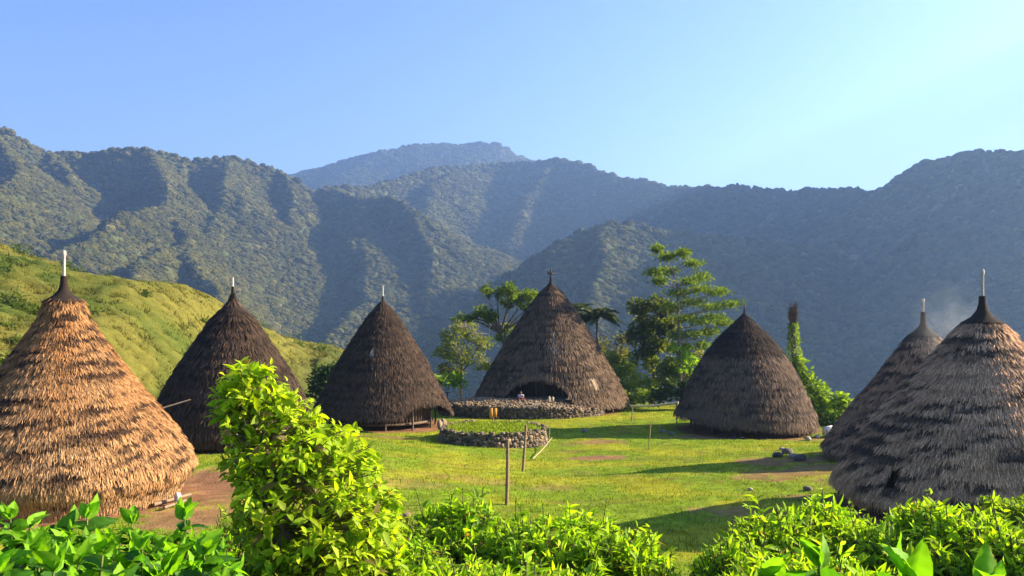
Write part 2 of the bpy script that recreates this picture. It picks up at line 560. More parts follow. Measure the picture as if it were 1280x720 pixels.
tuft_field("grass", 420000, (-30, 36), (22, 98), .085, .05, lawn_col,
           lambda x, y, r: (dirt_mask(x, y) < r.uniform(.15, .6, len(x))) & (r.uniform(0, 1, len(x)) < (1.3 - y / 110)), "short green grass of the village lawn", "grass", 5)

tuft_field("weeds", 60000, (-28, 34), (24, 96), .22, .045, lambda x, y, r: np.array([.13, .21, .014]) * r.uniform(.6, 1.5, (len(x), 1)) * np.array([1, 1, 1.0]),
           lambda x, y, r: (fbm(x / 1.1, y / 1.1, 171, 3) > .57) & (fbm(x / 6, y / 6, 175, 2) > .48) & (dirt_mask(x, y) < .5), "scattered taller tufts and weeds standing out of the lawn", "weeds", 9)

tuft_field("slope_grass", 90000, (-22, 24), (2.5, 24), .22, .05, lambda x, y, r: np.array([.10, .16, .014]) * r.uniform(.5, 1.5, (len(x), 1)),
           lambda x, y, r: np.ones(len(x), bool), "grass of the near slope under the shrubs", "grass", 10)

def hill_col(x, y, r):
    g = sstep(.35, .65, fbm(x / 9, y / 9, 121, 4))[:, None]
    c = np.array([.06, .09, .013]) * (1 - g) + np.array([.15, .14, .026]) * g
    return c * r.uniform(.4, 1.45, (len(x), 1)) * (.7 + .6 * fbm(x / 3, y / 3, 127, 3)[:, None])

tuft_field("tall_grass", 420000, (-100, -12), (50, 172), .36, .13, hill_col,
           lambda x, y, r: (terrain_z(x, y) > -14) & (hill_mask(x, y) > .5) & (x < -15) & (np.abs(x / y) < .68), "tall yellow green grass covering the hillside behind the houses", "grass", 6)

def scrub():
    r = np.random.default_rng(7)
    mb = MB()
    n = 0
    while n < 100:
        y = r.uniform(60, 146); x = y * r.uniform(-.62, -.17)
        xa, ya = np.array([x]), np.array([y])
        if hill_mask(xa, ya)[0] < .7 or fbm(xa / 16, ya / 16, 131, 3)[0] < .50:
            continue
        z = float(terrain_z(xa, ya)[0])
        if z < -9: continue
        n += 1
        s = r.uniform(.5, 1.5)
        m = int(170 * s)
        P = r.normal(0, 1, (m, 3)) * (s * .5, s * .5, s * .34) + (x, y, z + s * .3)
        D = r.normal(0, 1, (m, 3)); D /= np.linalg.norm(D, axis=1)[:, None]
        E = np.cross(D, r.normal(0, 1, (m, 3))); E /= np.linalg.norm(E, axis=1)[:, None]
        w = r.uniform(.12, .3, m)[:, None]
        V = np.stack([P, P + D * w + E * w * .35, P + D * w * 2, P + D * w - E * w * .35], 1).reshape(-1, 3)
        c = np.array([.05, .085, .015]) + r.uniform(0, 1) * np.array([.06, .06, .008])
        mb.add(V, np.arange(4 * m).reshape(-1, 4), np.repeat(c[None] * r.uniform(.7, 1.3, (m, 1)), 4, 0))
    return tag(mb.build("scrub", M_LEAF_FAR), "low dark green scrub dotted over the grassy hillside", "scrub", kind="stuff")
scrub()

# ---------------------------------------------------------------- the wood on the mountains: one mass of crowns
def forest():
    r = np.random.default_rng(900)
    n = 1300000
    # even cover of the ground that lies in view, thinner with distance
    y = 230 * (3640 / 230) ** r.uniform(0, 1, n) ** .62
    x = y * r.uniform(-.68, .68, n)
    size = 2.3 + y * .0016
    cell = size * 1.35
    key = np.floor(x / cell).astype(np.int64) * 100003 + np.floor(y / cell).astype(np.int64)
    # one crown per cell
    lev = np.floor(np.log(y) / .12).astype(np.int64)
    cs = 1.3 * (2.3 + np.exp((lev + .5) * .12) * .0016)
    key = (np.floor(x / cs).astype(np.int64) * 65537 + np.floor(y / cs).astype(np.int64)) * 64 + lev
    _, first = np.unique(key, return_index=True)
    x, y, size = x[first], y[first], size[first]
    z = terrain_z(x, y)
    e = 6.0
    gx = (terrain_z(x + e, y) - terrain_z(x - e, y)) / (2 * e)
    gy = (terrain_z(x, y + e) - terrain_z(x, y - e)) / (2 * e)
    front = (-gx * (0 - x) - gy * (0 - y) + (9 - z)) > -60          # drop the far sides of ridges
    k = front & (z > -200)
    # hidden ground behind nearer ridges
    vis = np.zeros(len(x), bool)
    t = np.linspace(.12, .96, 26)
    xs, ys_, zs = x[k], y[k], z[k]
    blocked = np.zeros(len(xs), bool)
    for u in t:
        zz = 9 + (zs + 12 - 9) * u
        blocked |= terrain_z(xs * u, ys_ * u) > zz + 4
    idx = np.nonzero(k)[0][~blocked]
    x, y, z, size = x[idx], y[idx], z[idx], size[idx]
    n = len(x)
    me = bpy.data.meshes.new("forest")
    me.vertices.add(n)
    sc_ = size * r.uniform(.5, 1.3, n) * np.where(r.uniform(0, 1, n) > .93, r.uniform(1.3, 1.8, n), 1)
    me.vertices.foreach_set("co", np.stack([x, y, z + sc_ * .05], -1).astype(np.float32).ravel())
    a = me.attributes.new("size", 'FLOAT', 'POINT'); a.data.foreach_set("value", sc_.astype(np.float32))
    mot = .6 * fbm(x / 110, y / 110, 111, 3) + .4 * fbm(x / 32, y / 32, 113, 3)
    mot = np.clip(.5 + 1.5 * (mot - .5), 0, 1)
    kk = r.uniform(0, 1, n)
    c = np.stack([.042 + .042 * kk, .042 + .038 * kk, .010 + .008 * kk], -1) * (.6 + .8 * mot[:, None])
    pale = (r.uniform(0, 1, n) > .93)[:, None] * np.array([.05, .04, .02]) * r.uniform(.3, 1.3, (n, 1))
    C4 = np.ones((n, 4), np.float32); C4[:, :3] = c + pale
    a = me.attributes.new("tint", 'FLOAT_COLOR', 'POINT'); a.data.foreach_set("color", C4.ravel())
    ob = bpy.data.objects.new("forest", me)
    COL.objects.link(ob)
    m, nt, b, out = mat_base("crown_mass")
    at = N(nt, 'ShaderNodeAttribute', attribute_name="tint")
    at.attribute_type = 'INSTANCER'
    nt.links.new(at.outputs['Color'], b.inputs['Base Color'])
    b.inputs['Roughness'].default_value = .95
    b.inputs['Specular IOR Level'].default_value = .05
    ng = bpy.data.node_groups.new("forest_crowns", 'GeometryNodeTree')
    ng.interface.new_socket("Geometry", in_out='INPUT', socket_type='NodeSocketGeometry')
    ng.interface.new_socket("Geometry", in_out='OUTPUT', socket_type='NodeSocketGeometry')
    gi, go = ng.nodes.new('NodeGroupInput'), ng.nodes.new('NodeGroupOutput')
    ic = ng.nodes.new('GeometryNodeMeshIcoSphere'); ic.inputs['Subdivisions'].default_value = 4
    no = ng.nodes.new('ShaderNodeTexNoise'); no.inputs['Scale'].default_value = 2.6; no.inputs['Detail'].default_value = 4
    sub = ng.nodes.new('ShaderNodeVectorMath'); sub.operation = 'SUBTRACT'; sub.inputs[1].default_value = (.5, .5, .5)
    scl = ng.nodes.new('ShaderNodeVectorMath'); scl.operation = 'SCALE'; scl.inputs['Scale'].default_value = 1.0
    sp = ng.nodes.new('GeometryNodeSetPosition')
    ng.links.new(ic.outputs['Mesh'], sp.inputs['Geometry'])
    ng.links.new(no.outputs['Color'], sub.inputs[0]); ng.links.new(sub.outputs[0], scl.inputs[0]); ng.links.new(scl.outputs[0], sp.inputs['Offset'])
    tf = ng.nodes.new('GeometryNodeTransform'); tf.inputs['Scale'].default_value = (1.15, 1.15, .72)
    sm = ng.nodes.new('GeometryNodeSetMaterial'); sm.inputs['Material'].default_value = m
    ng.links.new(sp.outputs['Geometry'], tf.inputs['Geometry']); ng.links.new(tf.outputs['Geometry'], sm.inputs['Geometry'])
    ip = ng.nodes.new('GeometryNodeInstanceOnPoints')
    na = ng.nodes.new('GeometryNodeInputNamedAttribute'); na.data_type = 'FLOAT'; na.inputs['Name'].default_value = "size"
    rv = ng.nodes.new('FunctionNodeRandomValue'); rv.data_type = 'FLOAT_VECTOR'
    rv.inputs['Min'].default_value = (-.4, -.4, 0); rv.inputs['Max'].default_value = (.4, .4, 6.283)
    ng.links.new(gi.outputs[0], ip.inputs['Points']); ng.links.new(sm.outputs[0], ip.inputs['Instance'])
    ng.links.new(rv.outputs['Value'], ip.inputs['Rotation']); ng.links.new(na.outputs['Attribute'], ip.inputs['Scale'])
    ng.links.new(ip.outputs['Instances'], go.inputs[0])
    md = ob.modifiers.new("crowns", 'NODES'); md.node_group = ng
    print("forest crowns", n)
    return tag(ob, "unbroken woodland of rounded tree crowns covering the mountain ridges", "forest", kind="stuff")
forest()
# ---------------------------------------------------------------- thatched houses
HUTS_GROUP = "conical thatched houses round the village lawn"

def thatch_house(cxp, d, prof, eave, ground, label, pal, cap, finial, openings=(), seed=0, notch=None, blade=(.05, .50), row=.24, patch=1.0, deck=None, wall_r=.74, lift=.055, blotch=(), course=.62, wide=1.0):
    """prof: (picture y, half width in px) from the top of the thatch to the eave; eave(theta) gives the z of the lower edge.
    theta 0 points to +x, -90 deg towards the camera."""
    rg = np.random.default_rng(seed)
    cx = (cxp - 640.0) / F * d
    cy_ = d
    pz = np.array([CAM_Z - (py - 390.0) / F * d for py, _ in prof])
    pr = np.array([hw * wide / F * d for _, hw in prof])
    root = thing("thatched_house", (cx, cy_, ground), label, "house", HUTS_GROUP)
    rz_ = lambda z: np.interp(z, pz[::-1], pr[::-1])
    ztop, zbot = pz[0], pz[-1]
    # --- body: outer and inner skin of the roof, closed at the eave
    nt_, ns = 180, 60
    th = np.linspace(0, 2 * np.pi, nt_, endpoint=False)
    ev = eave(th)
    t = np.linspace(0, 1, ns)[:, None]
    Z = ztop + (ev[None, :] - ztop) * t
    Rr = rz_(Z) * (1 + .012 * (vn(th[None, :] * 5 + 0 * Z, Z * 1.2, seed) - .5)) - .05
    out_v = np.stack([cx + Rr * np.cos(th), cy_ + Rr * np.sin(th), Z], -1)
    Ri = np.maximum(Rr - .32, .02)
    in_v = np.stack([cx + Ri * np.cos(th), cy_ + Ri * np.sin(th), Z - .05 * (1 - t)], -1)
    def in_open(zz, tt):
        m = np.zeros(np.broadcast(zz, tt).shape, bool)
        for (tc, tw, z0, z1) in openings:
            dt = np.abs((tt - tc + np.pi) % (2 * np.pi) - np.pi)
            m |= (dt < tw) & (zz > z0) & (zz < z1)
        return m
    gf = grid_faces(ns, nt_, True)
    zc = (Z[:-1] + Z[1:]) / 2
    tc_ = np.broadcast_to(th + np.pi / nt_, zc.shape)
    ok = ~in_open(zc, tc_).ravel()
    mb = MB()
    dk = np.array(pal[1]) * .8
    mb.add(out_v.reshape(-1, 3), gf[ok], dk)
    mb.add(in_v.reshape(-1, 3), gf[ok][:, ::-1], np.array(pal[1]) * .6)
    rim = np.concatenate([out_v[-1], in_v[-1]])
    i = np.arange(nt_)
    mb.add(rim, np.stack([i, (i + 1) % nt_, nt_ + (i + 1) % nt_, nt_ + i], -1), dk)
    # --- tufts in courses
    ss = np.linspace(0, 1, 400)
    zz = ztop + (zbot - ztop) * ss
    rr = rz_(zz)
    arc = np.concatenate([[0], np.cumsum(np.hypot(np.diff(zz), np.diff(rr)))])
    L = arc[-1]
    P0, Tt, Th, Ln, Wd, Cc, Ph = [], [], [], [], [], [], []
    rows = np.arange(.1, L + .02, row)
    bw, bl = blade
    for k, s in enumerate(rows):
        z0 = np.interp(s, arc, zz)
        r0 = max(rz_(z0), .08)
        n = int(2 * np.pi * r0 / (bw * .42)) + 6
        a = rg.uniform(0, 2 * np.pi, n)
        wob = .16 * (vn(a * 3.0, np.full(n, k * 7.7), seed + 3) - .5)
        s_ = s + wob + rg.normal(0, .045, n)
        ln = bl * rg.uniform(.6, 1.25, n)
        # how weathered: rows of dark blocks where the outer straw is gone
        ci = np.floor((s + wob) / course)
        rowv = vn(a * .9, ci * 5.3, seed)
        blk = vn(a * r0 / .42, ci * 13.1, seed + 5)
        big = fbm(np.cos(a) * 2.2 + 5, np.sin(a) * 2.2 + s * .55, seed + 7, 3)
        dark = sstep(.50, .60, .60 * blk + .20 * big + .22 * rowv + .12 * patch - .105)
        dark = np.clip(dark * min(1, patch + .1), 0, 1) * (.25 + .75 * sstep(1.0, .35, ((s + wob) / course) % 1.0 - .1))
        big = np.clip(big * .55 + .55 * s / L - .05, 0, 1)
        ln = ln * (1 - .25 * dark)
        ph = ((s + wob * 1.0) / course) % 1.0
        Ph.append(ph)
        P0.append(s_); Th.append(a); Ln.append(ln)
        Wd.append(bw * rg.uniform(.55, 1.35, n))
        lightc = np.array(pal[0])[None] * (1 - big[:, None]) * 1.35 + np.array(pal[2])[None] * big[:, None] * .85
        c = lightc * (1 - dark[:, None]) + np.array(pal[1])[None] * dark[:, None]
        c = c * rg.uniform(.58, 1.42, n)[:, None] * (.75 + .4 * ph)[:, None]  # shade under each course put into the colour, palest at its tips
        for (zb0, zb1, mul) in notch or ():
            zz0 = np.interp(s_, arc, zz)
            m = sstep(zb0 - .25, zb0 + .1, zz0 + .25 * (blk - .5)) * sstep(zb1 + .1, zb1 - .1, zz0)
            c = c * (1 - m[:, None]) + c * np.array(mul) * m[:, None]
        for (ta, tw, zb, zw, bc) in blotch:
            zz0 = np.interp(s_, arc, zz)
            dt = np.abs((a - ta + np.pi) % (2 * np.pi) - np.pi)
            m = (np.hypot(dt / tw, (zz0 - zb) / zw) < rg.uniform(.6, 1.2, n))
            c[m] = np.array(bc) * rg.uniform(.7, 1.2, (m.sum(), 1))
        Cc.append(c)
    s_, a, ln, wd = map(np.concatenate, (P0, Th, Ln, Wd))
    c = np.concatenate(Cc)
    ph = np.concatenate(Ph)
    # ragged fringe along the eave
    m = 4500
    fa = rg.uniform(0, 2 * np.pi, m)
    fz = eave(fa) + rg.uniform(.2, .55, m)
    fs = np.interp(-fz, -zz, arc)
    s_ = np.concatenate([s_, fs]); a = np.concatenate([a, fa])
    ph = np.concatenate([ph, np.full(m, .7)])
    ln = np.concatenate([ln, rg.uniform(.25, .6, m) * bl / .46]); wd = np.concatenate([wd, bw * rg.uniform(.5, 1.1, m)])
    c = np.concatenate([c, np.array(pal[2])[None] * rg.uniform(.55, 1.25, m)[:, None]])
    z0 = np.interp(s_, arc, zz)
    tipz = np.interp(s_ + ln * .8, arc, zz)
    keep = (z0 > eave(a) - .02) & ~in_open(tipz, a) & ~in_open(z0, a)
    s_, a, ln, wd, c, z0, ph = s_[keep], a[keep], ln[keep], wd[keep], c[keep], z0[keep], ph[keep]
    n = len(s_)
    r0 = rz_(z0)
    dzds = np.interp(s_, arc, np.gradient(zz, arc)); drds = np.interp(s_, arc, np.gradient(rr, arc))
    er = np.stack([np.cos(a), np.sin(a), 0 * a], -1)
    et = np.stack([-np.sin(a), np.cos(a), 0 * a], -1)
    ez = np.array([0, 0, 1.0])
    down = er * drds[:, None] + ez * dzds[:, None]
    nor = er * (-dzds)[:, None] + ez * drds[:, None]
    skew = rg.normal(0, .13, n)[:, None]
    dirv = down + et * skew
    lf = (lift * rg.uniform(.15, 1.3, n) * (.35 + 1.5 * ph))[:, None]
    tw = rg.normal(0, .26, n)[:, None]
    side = et * np.cos(tw) + nor * np.sin(tw)
    base = np.stack([cx + r0 * np.cos(a), cy_ + r0 * np.sin(a), z0], -1) + nor * (.0 + rg.uniform(0, .03, n)[:, None])
    A = base - side * wd[:, None] / 2
    B = base + side * wd[:, None] / 2
    mid = base + dirv * (ln * .6)[:, None] + nor * lf * .7
    Cm, Dm = mid + side * wd[:, None] * .45, mid - side * wd[:, None] * .45
    tip = base + dirv * ln[:, None] + nor * lf + et * rg.normal(0, .02, n)[:, None]
    E1, E2 = tip + side * wd[:, None] * .22, tip - side * wd[:, None] * .22
    V = np.stack([A, B, Cm, Dm, E1, E2], 1).reshape(-1, 3)
    q = np.arange(n)[:, None] * 6
    fcs = np.concatenate([q + np.array([0, 1, 2, 3]), q + np.array([3, 2, 4, 5])])
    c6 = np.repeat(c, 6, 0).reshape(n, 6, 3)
    c6[:, :2] *= .8  # blade roots darkened to imitate shade beneath the tufts above
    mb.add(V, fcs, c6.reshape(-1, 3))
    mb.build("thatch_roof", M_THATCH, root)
    # --- palm fibre cap
    capm = MB()
    cp = [(CAM_Z - (py - 390.0) / F * d, hw / F * d) for py, hw in cap]
    lathe(capm, cx, cy_, cp, 28, (.030, .021, .016))
    # loose fibres round its rim
    zr, rr_ = cp[-1]
    for k in range(170):
        a0 = rg.uniform(0, 6.283); w = .02
        e_r = np.array([math.cos(a0), math.sin(a0), 0]); e_t = np.array([-math.sin(a0), math.cos(a0), 0])
        p = np.array([cx, cy_, zr]) + e_r * rr_ * .96 + (0, 0, .05)
        l = rg.uniform(.06, .2) * min(1, d / 40)
        q_ = p + e_r * l * .7 - np.array([0, 0, l * .9])
        capm.add([p - e_t * w, p + e_t * w, q_], [[0, 1, 2]], (.03, .022, .016))
    capm.build("ridge_cap", M_CAP, root, smooth=True)
    fm = MB()
    finial(fm, cx, cy_, d)
    fm.build("finial", M_WOOD, root)
    # --- stilts, floor and wall under the roof
    R_in = pr.max() * wall_r
    dz = deck if deck is not None else ground + .75
    for k in range(12):
        a0 = 2 * np.pi * (k + .35) / 12
        pm = MB()
        x, y = cx + R_in * 1.04 * math.cos(a0), cy_ + R_in * 1.04 * math.sin(a0)
        tube(pm, [(x, y, min(ground, gz(x, y)) - .3), (x + .03, y, ground + .6), (x, y + .02, float(eave(np.array([a0]))[0]) + 1.3)], [.10, .085, .08], 7, (.10, .075, .055))
        pm.build("stilt", M_WOOD, root)
    dm = MB()
    lathe(dm, cx, cy_, [(dz, R_in * .0 + .01), (dz, R_in * 1.0), (dz - .16, R_in * 1.0), (dz - .16, .01)], 40, (.13, .09, .06), False)
    dm.build("floor", M_WOOD, root)
    wm = MB()
    nb = 80
    for k in range(nb):
        a0 = 2 * np.pi * k / nb
        top = float(np.interp(R_in * .94, pr, pz)) - .35
        x, y = cx + R_in * .94 * math.cos(a0), cy_ + R_in * .94 * math.sin(a0)
        hgt = max(top - dz, .5)
        box(wm, x, y, dz + hgt / 2, .05, 2 * np.pi * R_in * .94 / nb * .97, hgt, a0, np.array([.055, .037, .026]) * rg.uniform(.6, 1.4))
    wm.build("plank_wall", M_WOOD, root)
    return root, (cx, cy_)

def pole(z0p, z1p, hw, knob=True, col=(.62, .56, .52), bar=False):
    """finial between picture heights z0p (foot) and z1p (tip)"""
    def f(mb, cx, cy_, d):
        z0, z1, r = CAM_Z - (z0p - 390.0) / F * d, CAM_Z - (z1p - 390.0) / F * d, hw / F * d
        pr = [(z0 - .3, r), (z0 + (z1 - z0) * .8, r * .85)]
        if knob:
            pr += [(z0 + (z1 - z0) * .83, r * 1.15), (z0 + (z1 - z0) * .9, r * 1.3), (z0 + (z1 - z0) * .97, r * 1.1), (z1, r * .5)]
        else:
            pr += [(z1, r * .55)]
        lathe(mb, cx, cy_, pr, 12, col)
        if bar:
            zb = z0 + (z1 - z0) * .62
            box(mb, cx, cy_, zb, r * 5.5, r * 1.5, r * 1.6, 0, col)
            box(mb, cx + r * 2.6, cy_, zb + r * 1.2, r * .9, r * 1.2, r * 2.2, 0, col)
            box(mb, cx - r * 2.6, cy_, zb + r * 1.2, r * .9, r * 1.2, r * 2.2, 0, col)
    return f

def flat(z, tilt=0.0, ta=0.0, amp=.06, seed=1):
    return lambda th: z + tilt * np.cos(th - ta) + amp * (vn(np.cos(th) * 4 + 9, np.sin(th) * 4 + 9, seed) - .5)

def arch(base, tc, tw, zt, pw=2.2):
    def f(th):
        dt = np.abs((th - tc + np.pi) % (2 * np.pi) - np.pi) / tw
        b = base(th)
        return np.where(dt < 1, np.maximum(b, b + (zt - b) * np.sqrt(np.maximum(0, 1 - dt ** pw))), b)
    return f

STRAW = ((.27, .115, .036), (.060, .033, .020), (.50, .31, .15))
DARK = ((.047, .029, .019), (.020, .014, .010), (.075, .048, .031))
GREY = ((.44, .26, .142), (.078, .05, .035), (.52, .33, .19))

# 1 the straw-coloured house in front on the left
thatch_house(80, 36.7, [(374, 20), (376, 23), (400, 32), (425, 49), (450, 68), (475, 87), (500, 108), (535, 138), (570, 162), (580, 166), (590, 165), (600, 157), (610, 150), (622, 145)],
             flat(1.38, .04, 0, .1, 3), .95, "golden brown straw house nearest on the left, with a pinkish white pole on its tip", STRAW,
             [(345, 4), (355, 4.6), (362, 6.5), (368, 11), (373, 18), (377, 24)], pole(352, 313, 2.0, True, (.52, .40, .38)), seed=1, patch=.95, blade=(.027, .30), row=.15, wide=.925, course=.55, wall_r=.6)
# 2 behind it
thatch_house(291, 54, [(366, 2.5), (374, 5), (384, 11), (392, 20), (400, 28), (420, 43), (440, 57), (460, 71), (480, 83), (500, 93), (515, 100), (530, 104), (537, 103), (545, 98), (548, 96)],
             flat(1.5, .05, 1, .08, 5), 1.0, "dark brown thatched house behind the leafy sapling, with a bamboo pole leaning on its left", DARK,
             [(358, 1.6), (368, 2.2), (375, 5), (382, 10), (390, 18.5)], pole(366, 347, 1.5, False, (.55, .48, .45)), seed=2, patch=.7, wide=.94)
# 3
thatch_house(478.5, 73, [(376, 1.5), (380, 5), (385, 9), (395, 18), (405, 25), (430, 41), (450, 54), (470, 64), (490, 74), (505, 82), (512, 85), (517, 84), (524, 79), (526, 77)],
             arch(flat(.88, -.12, 0, .08, 7), R(-38), R(29), 1.95), -.45, "dark brown thatched house left of the stone ring, its eave raised at lower right", DARK,
             [(370, 1.0), (378, 1.6), (382, 5), (388, 11)], pole(376, 357, 1.1, False, (.42, .38, .36)), seed=3, patch=.6, deck=.25, blotch=[(R(-97), .05, 5.9, .35, (.34, .27, .24))])
# 4 the great central house
thatch_house(688.5, 88, [(354, 1.8), (358, 5), (363, 11), (372, 18.5), (385.5, 29), (399, 38), (413, 47), (427, 56), (441, 64), (455, 73), (469, 81), (483, 88), (497, 95), (503, 97), (508, 96), (514, 94)],
             arch(flat(.42, -.1, 0, .08, 9), R(-103), R(27), 2.9), -.5, "large central house with a wide arched entrance and a cross-shaped finial", ((.060, .037, .023), (.022, .015, .011), (.18, .118, .07)),
             [(346, 1.3), (353, 1.8), (358, 6), (364, 12), (370, 18.5)], pole(352, 336, 1.4, False, (.06, .05, .045), True), seed=4, patch=.62, deck=1.0, row=.33, blade=(.07, .6), wall_r=.6,
             blotch=[(R(-56), .075, 2.6, .42, (.42, .31, .19)), (R(-128), .06, 2.9, .35, (.15, .13, .115)), (R(-88), .05, 6.3, 1.3, (.19, .15, .12))])
# 5
thatch_house(930.5, 71, [(392, 1.5), (396, 5), (402, 10.5), (410, 19), (423, 32), (436, 42.5), (449, 51.5), (462, 59.5), (475.5, 66.5), (489, 72.5), (502, 78), (515, 84), (524, 86), (530, 85), (538, 81), (542, 79)],
             flat(.48, -.42, R(-12), .08, 11), -.45, "squat brown domed house, second from the right at the back, its crown darker", ((.105, .068, .045), (.036, .026, .02), (.15, .10, .066)),
             [(386, 1.0), (394, 1.6), (398, 6), (404, 13)], pole(394, 380, 1.0, False, (.08, .065, .055)), seed=5, patch=.75, notch=[(5.75, 20, (.34, .32, .31))], deck=.35)
# 6
thatch_house(1154, 51, [(418, 17), (420, 18.5), (430, 26), (440, 33.5), (450, 42), (467, 54), (487, 69), (500, 81), (520, 97), (533, 107), (550, 118), (560, 124), (566, 123), (574, 117), (580, 113)],
             flat(.55, .05, 2, .1, 13), .2, "brown house half hidden behind the large grey house on the right", ((.27, .155, .085), (.07, .047, .034), (.32, .20, .12)),
             [(390, 2.8), (404, 3.6), (409, 6), (414, 11), (420, 19)], pole(398, 373, 1.5, True, (.45, .40, .36)), seed=6, patch=1.0, blade=(.045, .40), row=.2, wide=.95)
# 7 nearest on the right
thatch_house(1228, 34.4, [(402, 21), (404, 24), (412, 32), (424, 43), (446, 62), (470, 85), (500, 112), (520, 130), (545, 150), (565, 164), (585, 178), (600, 187), (608, 190), (614, 188), (630, 178), (640, 172)],
             flat(1.85, .06, 2, .12, 15), 1.35, "large grey brown house nearest on the right, with two small openings low in its thatch", GREY,
             [(370, 4), (380, 4.6), (388, 7), (396, 13), (404, 25)], pole(376, 336, 2.0, True, (.42, .38, .35)), seed=7, patch=1.0, blade=(.029, .33), row=.15, wide=.925, wall_r=.6,
             openings=[(R(-152), .040, 2.62, 3.25), (R(-92), .052, 1.95, 2.62)])

def window_hood(cxp, d, th, zc, w, h, rad, house):
    """timber frame of a small opening in the thatch"""
    cx, cy_ = (cxp - 640) / F * d, d
    er = np.array([math.cos(th), math.sin(th), 0])
    p = np.array([cx, cy_, 0]) + er * rad
    mb = MB()
    box(mb, p[0], p[1], zc + h / 2, .25, w, .05, th, (.16, .12, .09))
    for s in (-1, 1):
        q = p + np.array([-math.sin(th), math.cos(th), 0]) * s * w / 2
        box(mb, q[0], q[1], zc, .14, .05, h, th, (.12, .09, .07))
    mb.build("window_frame", M_WOOD, house)

h7 = [o for o in COL.objects if o.get("label", "").startswith("large grey brown house")][0]
window_hood(1228, 34.4, R(-92), 2.28, .58, .66, 4.98, h7)
# ---------------------------------------------------------------- leaves and plants
def leaf_template(w=.42, fold=.12, droop=.18):
    """unit leaf along +Y, folded at the midrib and drooping to the tip"""
    m = [(0, 0, 0), (0, .35, -droop * .12), (0, .7, -droop * .5), (0, 1, -droop)]
    l = [(-w / 2, .32, fold - droop * .1), (-w * .40, .66, fold * .8 - droop * .45)]
    r = [(w / 2, .32, fold - droop * .1), (w * .40, .66, fold * .8 - droop * .45)]
    V = np.array(m + l + r)
    Fc = np.array([[0, 1, 4], [1, 5, 4], [1, 2, 5], [2, 3, 5], [0, 6, 1], [1, 6, 7], [1, 7, 2], [2, 7, 3]])
    return V, Fc

def quad_template(w=.6):
    V = np.array([(0, 0, 0), (-w / 2, .5, .1), (0, 1, -.08), (w / 2, .5, .1)])
    return V, np.array([[0, 2, 1], [0, 3, 2]])

LEAF_BROAD = leaf_template(.5, .10, .22)
LEAF_LANCE = leaf_template(.30, .07, .25)
LEAF_FAR = quad_template(.62)

def big_leaf_template(w=.56, seed=1):
    """broad leaf with pale midrib, sunk veins and a wavy edge"""
    r = np.random.default_rng(seed)
    V, Fc, Mc = [], [], []
    us = (-1, -.5, 0, .5, 1)
    n = 9
    for i in range(n):
        t = i / (n - 1)
        hw = w / 2 * math.sin(math.pi * min(1, t ** .75 * .97 + .03)) ** .8 * (1 if i % 2 else .94)
        for u in us:
            z = .13 * abs(u) ** 1.3 * hw / (w / 2) - .26 * t * t + (.018 * (-1) ** i) * (abs(u) > .2) + r.normal(0, .008)
            V.append((u * hw + r.normal(0, .004), t - .06 * abs(u), z))
            Mc.append(1.35 if u == 0 else (1.08 if i % 2 else .9))
    for i in range(n - 1):
        for j in range(4):
            a = i * 5 + j
            Fc += [[a, a + 1, a + 6], [a, a + 6, a + 5]]
    return np.array(V), np.array(Fc), np.array(Mc)

LEAF_BIG = big_leaf_template()

def norm(v):
    return v / (np.linalg.norm(v, axis=-1, keepdims=True) + 1e-9)

def put_leaves(mb, P, D, S, C, tmpl, rg, flatness=.7):
    """leaves at P growing along D; upper sides turned up as far as flatness asks"""
    n = len(P)
    D = norm(D)
    up = np.array([0, 0, 1.0]) * flatness + rg.normal(0, .45, (n, 3))
    X = norm(np.cross(D, up))
    Nn = np.cross(X, D)
    tv, tf = tmpl[:2]
    vm = tmpl[2] if len(tmpl) > 2 else np.ones(len(tv))
    S = np.broadcast_to(S, (n,))
    V = P[:, None, :] + S[:, None, None] * (tv[None, :, 0:1] * X[:, None, :] + tv[None, :, 1:2] * D[:, None, :] + tv[None, :, 2:3] * Nn[:, None, :])
    Fc = (np.arange(n)[:, None, None] * len(tv) + tf[None]).reshape(-1, 3)
    mb.add(V.reshape(-1, 3), Fc, (C[:, None, :] * vm[None, :, None]).reshape(-1, 3))

def rosettes(mb, tips, dirs, nper, size, col, tmpl, rg, spread=1.1, flat_=.7, stem=.3, colvar=.3):
    """whorls of leaves round shoot tips; each whorl climbs a little way down its shoot"""
    tips, dirs = np.asarray(tips), norm(np.asarray(dirs))
    m = len(tips)
    T = np.repeat(tips, nper, 0)
    D = np.repeat(dirs, nper, 0)
    n = len(T)
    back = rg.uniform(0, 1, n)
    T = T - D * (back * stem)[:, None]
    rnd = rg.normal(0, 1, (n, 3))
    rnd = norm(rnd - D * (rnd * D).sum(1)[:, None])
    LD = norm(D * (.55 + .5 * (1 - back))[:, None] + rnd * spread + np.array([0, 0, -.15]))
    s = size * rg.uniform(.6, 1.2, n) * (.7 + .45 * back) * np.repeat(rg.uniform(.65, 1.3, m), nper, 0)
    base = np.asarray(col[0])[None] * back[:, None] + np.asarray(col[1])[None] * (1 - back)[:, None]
    c = base * rg.uniform(1 - colvar, 1 + colvar, (n, 1)) * np.repeat(rg.uniform(.8, 1.2, (m, 1)), nper, 0)
    old = rg.uniform(0, 1, n) > .965
    c[old] = np.array([.22, .17, .05]) * rg.uniform(.6, 1.3, (old.sum(), 1))
    put_leaves(mb, T, LD, s, c, tmpl, rg, flat_)

